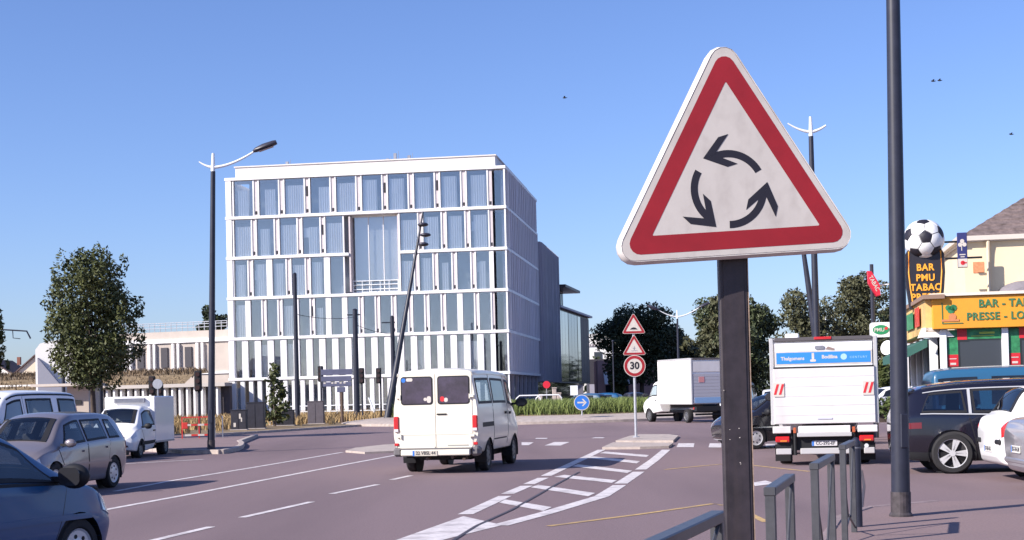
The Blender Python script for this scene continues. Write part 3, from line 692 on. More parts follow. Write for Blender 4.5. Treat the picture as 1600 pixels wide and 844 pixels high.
for i in range(12):
    for j in range(i+1, 12):
        for k in range(j+1, 12):
            if (i, j) in edges and (j, k) in edges and (i, k) in edges:
                a, b, c = ico[i], ico[j], ico[k]; panel((a+b+c).normalized(), [a.lerp(b, 1/3), a.lerp(b, 2/3), b.lerp(c, 1/3), b.lerp(c, 2/3), c.lerp(a, 1/3), c.lerp(a, 2/3)], BWH)
# tobacco lozenge on its pole
Yp = 45.0; p = P(1367, 600, Yp); s = Yp/F
tp = thing('tobacco_sign', 'tall dark pole carrying a tilted red lozenge sign left of the bar', 'sign', (p.x, p.y, 0))
zt_ = P(1364, 413, Yp).z
MB().cyl((0, 0, 0), (0, 0, zt_), .085, .06).build('pole', POLE, tp)
q = P(1362.5, 444, Yp); lx, lz = q.x-p.x, q.z
Ml = Matrix.Translation((lx, -.16, lz)) @ Matrix.Rotation(PI/2, 4, 'X')
lo = [(-9*s, 20*s), (-3*s, 19*s), (9*s, -2*s), (10*s, -19*s), (4*s, -20*s), (-8*s, 0)]
lzg = MB().prism([(x*.95, y*.95) for x, y in lo], -.10, .10, Ml).prism(lo, -.07, .07, Ml).build('lozenge', mat('lozenge_red', (.6, .02, .05), .35), tp)
text('lettering', 'TABAC', 9*s, SWHITE, lzg, Ml @ Matrix.Translation((0, 0, .103)) @ Matrix.Rotation(R(-63), 4, 'Z'), .004, sx=.9, bold=.003)
MB().cyl((.05, 0, lz-.05), (.75, 0, lz), .02, n=6).build('bracket', WPAINT, tp)
# green betting sign
Yp = 40.0; p = P(1376, 515.5, Yp); s = Yp/F
pm = thing('betting_sign', 'white rounded box sign with a green oval left of the lamp post', 'sign', tuple(p), CANG)
MB().prism(rrect(33*s, 23*s, 4*s), -.1, .1, M_).build('box', WPAINT, pm)
MB().prism([(x*12.5*s, y*7.5*s) for x, y in circ(1)], .1, .112, M_).build('green_oval', mat('betting_green', (.02, .22, .09), .4), pm)
text('lettering', 'PMU', 8*s, SWHITE, pm, Matrix.Translation((-2.5*s, -.114, -.3*s)) @ M_, .003, bold=.003)
MB().cyl((8*s, -.11, 2*s), (8*s, -.118, 2*s), 2.4*s, n=10).build('red_dot', REDP, pm)
MB().cyl((16*s, .0, -4*s), (46*s, .6, -4*s), .03, n=6).build('bracket', GREYP, pm)
p = P(1388, 544, 42); ds = thing('satellite_dish', 'small white dish under the green oval sign', 'dish', tuple(p))
MB().lathe([(.02, 0), (.14, .02), (.22, .07), (.21, .075), (.13, .04), (.01, .03)], 16, Matrix.Rotation(R(-75), 4, 'Y') @ Matrix.Rotation(R(40), 4, 'X')).build('bowl', WPAINT, ds, smooth=40); MB().tube([(.05, 0, 0), (.3, .1, -.1), (.6, .3, -.1)], .02, 6).build('arm', GREYP, ds)

# ------------------------------------------------------------------ the big triangular sign in front
SY = 6.0; sp = P(1144.5, 283, SY)
D_ = SY/F
sg = thing('roundabout_sign', 'large triangular red bordered sign with three circling black arrows on a brown post', 'road sign', (sp.x, sp.y, 0))
nrm = Vector((math.sin(R(7)), -math.cos(R(7)), -.01))
Mf = face_frame((0, 0, sp.z), nrm) @ Matrix.Rotation(R(2.9), 4, 'Z')
SIDE = 1.105
tri = lambda k, r: rtri(SIDE+k, r)
back = MB(); rows = []
for k, z, r in ((-.055, -.085, .045), (.02, -.07, .075), (.03, -.03, .078), (.0, .0, .068), (-.012, .008, .064), (-.022, .003, .06)):
    rows.append([Mf @ Vector((x, y, z)) for x, y in tri(k, r)])
back.grid(rows, 0, True, True)
shell = back.build('shell', mat('sign_shell', (.62, .58, .56), .5, var=(6, .12), var2=((10, 10, 3), (.28, .22, .20), .6)), sg, smooth=50)
MB().prism(tri(-.03, .055), .0, .0065, Mf).build('face_plate', SWHITE, sg)
redp = MB(); o_ = tri(-.112, .045); i_ = tri(-.075-.300, .004)
redp.grid([[Mf @ Vector((x, y, .0072)) for x, y in o_], [Mf @ Vector((x, y, .0072)) for x, y in i_]], 0, True)
redp.build('red_border', SRED, sg)
AC = Vector((-.020, -.034))
for k in range(3):
    rot = k*2*PI/3; R0, HW_ = .150, .0155; a0, a1 = R(27)+rot, R(115)+rot; z = .0072
    mb = MB(); mb.grid([[Mf @ Vector((AC.x+r*math.cos(a), AC.y+r*math.sin(a), z)) for r in (R0-HW_, R0+HW_)] for a in [a0+(a1-a0)*i/16 for i in range(17)]])
    tip = AC+Vector((math.cos(R(127)+rot), math.sin(R(127)+rot)))*.170; pd_ = R(194)+rot
    for sgn in (1, -1):                     # two barbs, each cut square to the ring
        d1 = Vector((math.cos(pd_+PI+sgn*R(36)), math.sin(pd_+PI+sgn*R(36)))); dn = Vector((math.cos(pd_+PI), math.sin(pd_+PI)))
        q = (tip, tip+d1*.112, tip+d1*.112+dn*.046, tip+dn*.052); q = q if sgn > 0 else q[::-1]
        mb.face([Mf @ Vector((v.x, v.y, z+.0002*(2+sgn))) for v in q])
    mb.build('arrow', SBLACK, sg)
BRP = mat('brown_post_paint', (.028, .021, .026), .5, var=(12, .35), var2=((20, 20, 1.2), (.05, .035, .035), .6))
pxr = G(1152, 1000); 
post = MB(); pw, pd = .122, .06
post.box((0, .125, (sp.z+.2)/2), (pw, pd, sp.z+.2), 0, bev=.006)
post.box((-.0, .094, (sp.z+.2)/2), (pw*.72, .006, sp.z+.19), 0)
po = post.build('post', BRP, sg); po.location = ((1147-1143)*D_-.003, 0, 0)
MB().box((pw/2+.002, .12, 1.15), (.004, .045, 2.28)).build('post_edge', mat('worn_metal_edge', (.34, .24, .18), .5, var=(20, .4)), sg).location = po.location
rs = random.Random(5); mb = MB()
for i in range(10):
    z = rs.uniform(.6, 1.95); x = rs.choice((-1, 1, .2))*pw/2*rs.uniform(.5, .95); mb.box((x, .0905, z), (rs.uniform(.002, .006), .002, rs.uniform(.002, .004)))
mb.build('paint_chips', mat('pale_chip', (.5, .45, .42), .7), sg, kind='stuff').location = po.location
for dz in (-.14, .10): MB().box((.0, .088, sp.z+dz), (.2, .018, .03)).build('clamp', GREYP, sg)

# ------------------------------------------------------------------ barriers and bollard along the kerb
GBAR = mat('barrier_paint', (.055, .055, .062), .4, var=(10, .2), spec=.6)
def barrier(x0, y0, x1, y1):
    v = Vector((x1-x0, y1-y0)); L = v.length; mb = thing('barrier', '', 'barrier', (x0, y0, .035), math.atan2(v.y, v.x), 'grey steel barriers along the pavement edge')
    H = .97
    MB().box((L/2, 0, H+.02), (L+.07, .075, .055), bev=.006).build('top_rail', GBAR, mb)
    for x in (.0, L): MB().box((x, 0, H/2-.004), (.062, .062, H), bev=.005).build('post', GBAR, mb)
    a = .03; mbx = MB()
    mbx.cyl((a, .012, H-.02), (L/2, .012, .22), .011, n=6); mbx.cyl((L-a, -.012, H-.02), (L/2, -.012, .22), .011, n=6)
    mbx.cyl((L/2, 0, .22), (a, .012, .06), .011, n=6); mbx.cyl((L/2, 0, .22), (L-a, -.012, .06), .011, n=6)
    mbx.build('cross_brace', GBAR, mb); return mb
BP = [((-.02, 4.1), (.99, 7.0)), ((1.545, 8.62), (1.90, 9.85)), ((2.36, 11.2), (2.80, 12.6)), ((3.37, 14.6), (3.74, 15.75))]
BL = ['long grey barrier nearest the camera left of the sign post', 'grey barrier just right of the brown sign post', 'grey barrier between the sign post and the one by the bollard', 'grey barrier farthest along the kerb beside the round bollard']
for (a, b), l in zip(BP, BL): barrier(*a, *b)['label'] = l
p = G(1341, 828); bo = thing('bollard', 'slim dark round topped bollard at the end of the barriers', 'bollard', (p.x, p.y, .03))
MB().lathe([(.052, 0), (.052, .93), (.058, .935), (.058, .955), (.05, .96), (.05, .985), (.035, 1.015), (.012, 1.03)], 20).build('shaft', POLE, bo, smooth=40)
MB().lathe([(.053, .90), (.055, .905), (.055, .915), (.053, .92)], 20).build('ring', mat('pale_ring', (.10, .10, .12), .4), bo)
# ------------------------------------------------------------------ lamps
LAMP_W = mat('white_arm_paint', (.75, .76, .78), .4)
LHEAD = mat('lamp_head', (.035, .033, .05), .4)
def lamp(px, py, zb_, H, r0, r1, arm_r, arm_l, label, yaw=0., Y=None, head_l=False, head_r=True, fin=.58):
    p = G(px, py) if Y is None else P(px, py, Y); o = thing('street_lamp', label, 'street lamp', (p.x, p.y, zb_), yaw, 'tall dark street lamps with white curved arms')
    MB().cyl((0, 0, 0), (0, 0, H), r0, r1, 20).build('pole', POLE, o, smooth=40)
    MB().lathe([(r0*1.25, 0), (r0*1.25, .02), (r0*1.06, .05), (r0*1.06, .3)], 20).build('base_collar', mat('rusty_collar', (.05, .04, .045), .7, var=(10, .5)), o)
    MB().box((0, -r0*.93, 1.05), (r0*.9, r0*.22, .42), bev=.01).build('access_door', POLE, o)
    MB().cyl((0, 0, H), (0, 0, H+fin), r1*.95, r1*.55, 14).build('finial', LAMP_W, o, smooth=40)
    zr = H+.13
    def arm(sgn, l):
        pts = [(sgn*l*t, 0, zr+.02*abs(l)*0+.40*abs(l)*t**1.7) for t in [k/10 for k in range(11)]]
        return pts
    ra, la = arm(1, arm_r), arm(-1, arm_l)
    MB().tube(ra, [.05-.02*k/10 for k in range(11)], 8).build('arm', LAMP_W, o, smooth=60)
    MB().tube(la, [.05-.03*k/10 for k in range(11)], 8).build('arm', LAMP_W, o, smooth=60)
    for sgn, pts, on in ((1, ra, head_r), (-1, la, head_l)):
        if not on: continue
        e = Vector(pts[-1]); m = Matrix.Translation(e) @ Matrix.Rotation(-sgn*R(20), 4, 'Y') @ Matrix.Diagonal((sgn, 1, 1, 1))
        mb = MB(); rows = []
        for x, wdt, t, b in ((-.08, .05, .04, -.04), (.02, .13, .09, -.06), (.28, .16, .13, -.06), (.62, .15, .12, -.05), (.72, .10, .10, -.04)):
            rows.append([m @ Vector((x, wdt*math.cos(a), (t if math.sin(a) > 0 else -b)*math.sin(a))) for a in [2*PI*k/12 for k in range(12)]])
        mb.grid(rows, 0, True, True); hd = mb.build('lamp_head', LHEAD, o, smooth=50)
        MB().prism([(.1, -.1), (.58, -.1), (.58, .1), (.1, .1)], -.075, -.062, m).build('lamp_lens', mat('lamp_lens', (.12, .07, .11), .2), hd)
    return o
lamp(330, 708.5, .12, P(333, 270, G(330, 708).y).z-.12, .115, .075, 1.35, .45, 'dark street lamp with one lit side arm left of the office block').rotation_euler[1] = .027
lamp(1408, 811, .035, 8.2, .115, .075, 2.2, 1.2, 'thick dark lamp post in the right foreground running out of the picture', yaw=R(15)).rotation_euler[1] = .015
o = lamp(1279, 640, 0, P(1268, 213, 42).z, .125, .07, .45, .68, 'dark street lamp with two bare white arms behind the triangular sign', Y=42, head_r=False); o.location.z = 0
o = lamp(1062, 640, 0, P(1060, 498, 95).z, .10, .06, 1.5, 1.3, 'slim far street lamp with two heads above the white lorry', Y=95, head_l=True); o.location.z = 0
for px, py, t in ((1293, 488, 'tiny pale far lamp right of the leaning post above the truck'), (1246, 515, 'tiniest far lamp left of the leaning post above the truck')):
    o = lamp(px, 600, 0, P(px, py, 190).z-1, .12, .1, 1.5, 1.5, t, Y=190); o.location.z = 0
p0, p1 = P(1295, 600, 44), P(1255, 390, 44)
lpst = thing('leaning_post', 'dark leaning post crossing behind the lamp above the truck', 'post', (p0.x, p0.y, 0)); MB().cyl((0, 0, 0), (p1.x-p0.x, 0, p1.z), .16, .07, 16).build('shaft', POLE, lpst, smooth=40); MB().cyl((p1.x-p0.x, 0, p1.z), (p1.x-p0.x-.03, 0, p1.z+.5), .05, .03, 8).build('tip', POLE, lpst)
# leaning floodlight mast before the offices
p0 = P(604, 661, 86); p1 = P(661, 332, 88)
ms = thing('floodlight_mast', 'dark leaning mast with three disc floodlights before the offices', 'mast', (p0.x, p0.y, .05))
e = Vector((p1.x-p0.x, p1.y-p0.y, p1.z)); MB().cyl((0, 0, 0), e, .23, .05, 16).build('shaft', POLE, ms, smooth=40)
for t, dx in ((.935, .15), (.885, .42), (.84, .38)):
    c = e*t; mb = MB(); mb.sphere((c.x+dx, c.y-.2, c.z), (.34, .34, .13), u=14, v=8); fl = mb.build('floodlight', LHEAD, ms, smooth=60); MB().cyl((c.x, c.y, c.z), (c.x+dx, c.y-.2, c.z), .04, n=6).build('bracket', POLE, fl)
# plain poles, some carrying overhead wires
def pole(px, ptop, Y, r, label, cat='pole', arms=(), box=None):
    p = P(px, 600, Y); t = P(px-2, ptop, Y); o = thing('tram_pole', label, cat, (p.x, p.y, 0)); MB().cyl((0, 0, 0), (0, 0, t.z), r, r*.8, 12).build('shaft', POLE, o, smooth=40)
    for dz, x0, x1 in arms: MB().cyl((x0, 0, t.z-dz), (x1, 0, t.z-dz), .045, n=6).build('arm', POLE, o)
    MB().cyl((0, 0, t.z), (0, 0, t.z+.08), r*.9, r*.3, 12).build('cap', POLE, o); return o, Vector((p.x, p.y, t.z))
_, w1 = pole(464, 428, 92, .16, 'tall plain dark pole standing before the left half of the offices')
_, w2 = pole(557, 484, 98, .21, 'dark pole with a short crossarm in the middle before the offices', arms=((.35, -.55, .35),))
_, w3 = pole(615, 495, 100, .18, 'dark pole with a crossarm just left of the leaning mast', arms=((.4, -.75, .2),))
def wire(a, b, sag, label):
    n = 14; pts = [a.lerp(b, k/n)-Vector((0, 0, sag*4*(k/n)*(1-k/n))) for k in range(n+1)]
    o = MB(); c = pts[0].copy(); o.tube([q-c for q in pts], .018, 5); o = o.build('overhead_wire', BLACKP); o.location = c; tag(o, label, 'wire')
wire(w1-Vector((0, 0, 2.6)), w2-Vector((0, 0, .5)), .2, 'thin dark wire slung between the plain pole and the crossarm pole')
wire(w2-Vector((0, 0, 1.0)), w3-Vector((0, 0, 1.2)), .15, 'thin dark wire slung between the two crossarm poles')
pole(99, 455, 74, .10, 'dark mast rising through the left side of the big round tree')
pole(124, 540, 80, .22, 'dark post between the white slab and the tree trunk')
pole(157, 545, 84, .16, 'dark post just right of the tree trunk')
o, w = pole(-8, 500, 76, .12, 'tram mast at the left edge with a long bracket arm', arms=())
q = P(2, 517, 76)-Vector(o.location); mb = MB(); mb.tube([(0, 0, q.z+.1), (1.2, 0, q.z), (1.75, 0, q.z-.05), (1.95, 0, q.z-.45)], .045, 6); mb.tube([(1.0, 0, q.z), (1.02, 0, q.z-.4), (1.4, 0, q.z-.45)], .025, 6); mb.build('bracket_arm', POLE, o)
# direction sign
p = G(535, 664); Yd = p.y; s = Yd/F
dsn = thing('direction_sign', 'stack of dark blue grey direction boards on a brown post', 'road sign', (p.x, p.y, .05))
zz = lambda py: P(528, py, Yd).z-.05
MB().cyl((0, 0, 0), (0, 0, zz(606)), .10, n=10).build('post', mat('rusty_brown', (.09, .055, .04), .7), dsn); 
DB = mat('board_grey_blue', (.10, .105, .17), .5, var=(2, .15))
for k, (a, b, x0, x1) in enumerate(((577, 586, -31, 17), (588, 596, -31, 16), (597, 604, -29, 16), (605, 613, -7, 6))):
    bd = MB().box(((x0+x1)/2*s, -.08, (zz(a)+zz(b))/2), ((x1-x0)*s, .06, abs(zz(a)-zz(b))), bev=.015).build('board', DB, dsn)
    if k == 2:
        mb = MB()
        for x in (-26, -14, -9, -1, 5): mb.box((x*s, -.113, (zz(a)+zz(b))/2+.08), (3.2*s, .006, .09))
        mb.build('white_marks', SWHITE, bd)
MB().cyl((-31*s, -.02, zz(572)), (-31*s, -.02, zz(606)), .07, n=8).build('side_post', POLE, dsn)
# small signs and traffic lights near the offices
def tlight(px, pbot, ptop, Y, label, n=3, side=0):
    p = P(px, pbot, Y); t = P(px, ptop, Y); o = thing('traffic_light', label, 'traffic light', (p.x, p.y, .08)); MB().cyl((0, 0, 0), (0, 0, t.z), .06, n=10).build('pole', POLE, o)
    hd = MB().box((side, -.12, t.z-.5), (.34, .26, 1.0), bev=.05).build('head', BLACKP, o)
    for k in range(3): MB().cyl((side, -.25, t.z-.18-.32*k), (side, -.30, t.z-.18-.32*k), .11, n=12).build('lens', mat('dark_lens', (.05, .03, .03), .2), hd)
    return o
tlight(312, 676, 582, 69, 'traffic light on a slim post just left of the dark street lamp')
tlight(240, 670, 590, 76, 'dark traffic light behind the white refrigerated pickup')
tlight(252, 670, 600, 78, 'lower dark traffic light beside the round pale sign above the pickup')
tlight(503, 664, 574, 90, 'dark traffic light left of the direction boards')
tlight(567, 662, 577, 91, 'left one of two dark traffic lights right of the direction boards')
tlight(596, 662, 577, 92, 'right one of two dark traffic lights beside the leaning mast', side=-.1)
p = P(247, 640, 74); o = thing('round_sign', 'pale round sign seen from behind above the white pickup', 'road sign', (p.x, p.y, .1)); z = P(247, 603, 74).z
MB().prism(circ(.26, 16), -.02, .02, Matrix.Translation((0, 0, z)) @ M_).build('disc', GALV, o); MB().cyl((0, .05, 0), (0, .05, z), .03, n=8).build('post', GALV, o)
# cabinets on the verge
CAB = mat('cabinet_dark', (.025, .024, .035), .5, var=(4, .3)); CABG = mat('cabinet_grey', (.10, .085, .10), .6, var=(4, .15))
def cabinet(x0, x1, y0, y1, label, m, marks=None):
    p = G((x0+x1)/2, y1); s = p.y/F; wd, h = (x1-x0)*s, (y1-y0)*s; o = thing('utility_cabinet', label, 'cabinet', (p.x, p.y, .05))
    MB().box((0, .25, h/2), (wd, .5, h), bev=.015).build('body', m, o); MB().box((0, .25, h+.02), (wd+.06, .56, .05), bev=.01).build('lid', m, o)
    for sgn in (-1, 1): MB().box((sgn*wd/4, -.008, h*.5), (wd/2-.05, .02, h*.86)).build('door', m, o)
    MB().box((0, .25, .04), (wd+.1, .6, .1)).build('plinth', CONC, o)
    if marks:
        mb = MB()
        for x, z, a, b in marks: mb.box((x*wd, -.022, z*h), (a*wd, .006, b*h))
        mb.build('poster_scraps', SWHITE, o)
cabinet(361, 385, 643, 675, 'low dark cabinet with torn white posters at the left of the group', CAB, ((.1, .72, .12, .25), (-.25, .3, .15, .2), (.2, .55, .08, .2)))
cabinet(386, 413, 631, 673, 'tall dark cabinet left of the young tree', CAB)
cabinet(426, 459, 643, 668, 'wide low dark cabinet right of the young tree', CAB, ((.12, .55, .1, .08),))
cabinet(481, 506, 629, 665, 'grey brown cabinet standing alone left of the direction boards', CABG)
p = G(429, 668); o = thing('pipe_hoop', 'bare white pipe hoop between the dark cabinets', 'hoop', (p.x, p.y+.8, .05)); MB().tube([(-.38, 0, 0), (-.38, 0, 1.5), (.38, 0, 1.5), (.38, 0, 0)], .03, 6).build('pipe', WPAINT, o)
p0 = P(440, 640, 112); rl = thing('low_railing', 'thin white railing along the foot of the offices', 'railing', (p0.x, p0.y, .1), OANG)
mb = MB()
for z in (.55, 1.0): mb.cyl((0, 0, z), (9, 0, z), .04, n=6)
mb.build('rail', WPAINT, rl)
for i in range(7): MB().cyl((i*1.5, 0, 0), (i*1.5, 0, 1.0), .04, n=6).build('post', WPAINT, rl)
p = G(588, 655); o = thing('leaning_stake', 'white stake leaning on the dry verge left of the mast', 'stake', (p.x, p.y, .1)); MB().cyl((0, 0, 0), (-.55, .1, 1.55), .07, n=8).build('shaft', WPAINT, o)
# red and white works barrier by the left lamp
p = G(285, 690); s = p.y/F; rbn = thing('works_barrier', 'red and white folding works barrier beside the left street lamp', 'barrier', (p.x, p.y, .12), R(8))
RB = mat('works_red', (.55, .04, .03), .5)
for x in (0, 26*s, 50*s, 62*s): MB().box((x, 0, 17*s), (.05, .05, 34*s)).build('post', (RB if x < 40*s else GREYP), rbn)
MB().box((25*s, 0, 33*s), (50*s, .04, .05)).build('top_rail', RB, rbn)
MB().box((4.5*s, -.03, 20*s), (9*s, .04, 10*s), bev=.02).build('red_panel', RB, rbn)
for zq in (21*s, 5*s):
    for k in range(4): MB().box(((9+k*10)*s, -.03, zq), (9.8*s, .035, 3*s)).build('band', (SWHITE, RB)[k % 2], rbn)
# the 30 sign with two triangles
p = G(994, 689); Ys = p.y; s = Ys/F
th = thing('speed_sign', 'grey post with two warning triangles above a round 30 limit sign', 'road sign', (p.x, p.y, .12))
zz = lambda py: P(991, py, Ys).z-.12
MB().cyl((0, 0, 0), (0, 0, zz(492)), .045, n=12).build('post', GALV, th, smooth=40)
MB().cyl((0, 0, 0), (0, 0, .03), .12, n=12).build('base_plate', GALV, th)
xs = (991-994)*s+.07
def disc_sign(z):
    b = MB().prism(circ(17*s, 28), -.01, .012, Matrix.Translation((xs, -.07, z)) @ M_).build('round_sign', SWHITE, th)
    mb = MB(); mb.grid([[Vector((xs+r*math.cos(a), -.0845, z+r*math.sin(a))) for a in [2*PI*k/28 for k in range(28)]] for r in (16*s, 11.6*s)], 0, True); mb.build('red_ring', SRED, b)
    text('lettering', '30', 15.5*s, SBLACK, b, Matrix.Translation((xs, -.0845, z)) @ M_, .001, bold=.012, sx=.95)
disc_sign(zz(572))
for zc, hump in ((zz(510.5), 1), (zz(544), 0)):
    Mt = Matrix.Translation((xs, -.07, zc)) @ M_
    b = MB().prism(rtri(38*s, 2.3*s), -.01, .012, Mt).build('warning_triangle', SWHITE, th)
    mb = MB(); mb.grid([[Mt @ Vector((x, y, .0145)) for x, y in rtri(36*s, 1.8*s)], [Mt @ Vector((x, y, .0145)) for x, y in rtri(25*s, .4*s)]], 0, True); mb.build('red_border', SRED, b)
    if hump: MB().prism([(-6*s, -4.6*s), (6*s, -4.6*s), (5*s, -3.4*s), (2.5*s, -1.6*s), (0, -1.2*s), (-2.5*s, -1.6*s), (-5*s, -3.4*s)], .013, .0155, Mt).build('hump_print', SBLACK, b)
    else:
        mb = MB()
        for x in (-4, -1.5, 1, 3.5): mb.prism([(x*s, -5*s), ((x+1.2)*s, -5*s), ((x+1.2)*s, -3.8*s), (x*s, -3.8*s)], .013, .0155, Mt)
        mb.prism([(-.5*s, -3.4*s), (.7*s, -3.4*s), (.4*s, 2.5*s), (-.3*s, 2.5*s)], .013, .0155, Mt); mb.prism([(-2.2*s, -1*s), (2.3*s, -.6*s), (2.3*s, -.0*s), (-2.2*s, -.3*s)], .013, .0156, Mt)
        mb.build('crossing_print', mat('grey_print', (.2, .2, .26), .5), b)
# blue keep-right sign on the roundabout
p = P(909, 629, 77.6); s = 77.6/F; bl = thing('blue_arrow_sign', 'round blue sign with a white right arrow in the roundabout grass', 'road sign', (p.x, p.y, .4))
zc = p.z-.4; Mt = Matrix.Translation((0, -.06, zc)) @ M_
d_ = MB().prism(circ(12.3*s, 28), -.01, .012, Mt).build('disc', SWHITE, bl); MB().prism(circ(11.2*s, 28), .012, .015, Mt).build('blue_face', SBLUE, d_)
MB().prism([(-7*s, -1.2*s), (4*s, -1.2*s), (4*s, 1.2*s), (-7*s, 1.2*s)], .015, .018, Mt).prism([(7.5*s, 0), (2.2*s, 5.6*s), (-.2*s, 5.6*s), (4.6*s, 0)], .0152, .0184, Mt).prism([(7.5*s, 0), (4.6*s, 0), (-.2*s, -5.6*s), (2.2*s, -5.6*s)], .0154, .0186, Mt).build('arrow', SWHITE, d_)
MB().cyl((0, 0, 0), (0, 0, zc), .04, n=8).build('post', GALV, bl)
# things behind the roundabout
p = P(854, 603, 122); o = thing('red_round_sign', 'round red sign on a post at the foot of the grey side wall', 'road sign', (p.x, p.y, .1)); MB().prism(circ(.32, 18), -.02, .02, Matrix.Translation((0, 0, p.z)) @ M_).build('disc', mat('bright_sign_red', (.6, .02, .04), .4), o); MB().cyl((0, .05, 0), (0, .05, p.z), .04, n=8).build('post', GREYP, o)
p = P(897, 612, 118); o = thing('white_notice', 'small white rectangular notice on a thin post above the blue arrow', 'sign', (p.x, p.y, .1)); MB().box((0, 0, p.z), (.62, .04, .8)).build('board', WPAINT, o); MB().cyl((0, .05, 0), (0, .05, p.z), .035, n=8).build('post', WPAINT, o)
for px, wd in ((826, .9), (858, .95)):
    p = P(px, 640, 106); o = thing('hoop_rail', 'bent white hoop rail beyond the grass, %s of the pair' % ('left' if px < 840 else 'right'), 'rail', (p.x, p.y, .1), 0, 'white hoop rails beyond the roundabout')
    MB().tube([(-wd, 0, 0), (-wd, 0, 1.2), (-wd+.25, 0, 1.42), (wd-.2, 0, 1.42), (wd, 0, 1.2), (wd, 0, 0)], .05, 8).build('hoop', WPAINT, o)
for i, (px, h) in enumerate(((867, 1.9), (874, 1.5), (845, 1.4))):
    p = P(px, 640, 108); o = thing('stone_post', ('tallest pale stubby post', 'middle pale stubby post', 'shorter pale post left of the hoop rail end')[i] + ' beyond the roundabout grass', 'post', (p.x, p.y, .1)); MB().box((0, 0, h/2), (.32, .32, h), bev=.04).build('shaft', KERB, o); MB().box((0, 0, h+.04), (.38, .38, .1), bev=.02).build('cap', KERB, o)
p = P(959, 600, 118); o = thing('slim_post', 'slim black post left of the 30 sign', 'post', (p.x, p.y, .1)); MB().cyl((0, 0, 0), (0, 0, P(959, 535, 118).z), .07, .05, 10).build('shaft', POLE, o); MB().sphere((0, 0, P(959, 535, 118).z), .1).build('cap', POLE, o)
# ------------------------------------------------------------------ vehicles: a lofted shell, panes and doors taken from the same surface
def mono(a):                                 # monotone cubic through evenly spaced values
    n = len(a); d = [a[i+1]-a[i] for i in range(n-1)]; m = [0]*n; m[0], m[-1] = d[0], d[-1]
    for i in range(1, n-1): m[i] = 0 if d[i-1]*d[i] <= 0 else 2*d[i-1]*d[i]/(d[i-1]+d[i])
    def f(u):
        i = min(max(int(u), 0), n-2); t = u-i
        return a[i]*(2*t**3-3*t**2+1)+m[i]*(t**3-2*t**2+t)+a[i+1]*(3*t**2-2*t**3)+m[i+1]*(t**3-t**2)
    return f
def in_quad(u, V, q):
    sg = 0
    for i in range(4):
        a, b = q[i], q[(i+1) % 4]; c = (b[0]-a[0])*(V-a[1])-(b[1]-a[1])*(u-a[0])
        if abs(c) < 1e-9: continue
        if sg == 0: sg = 1 if c > 0 else -1
        elif (c > 0) != (sg > 0): return False
    return True
def drop_marked(o):
    bm = bmesh.new(); bm.from_mesh(o.data); bmesh.ops.delete(bm, geom=[f for f in bm.faces if f.material_index == 1], context='FACES'); bm.to_mesh(o.data); bm.free()
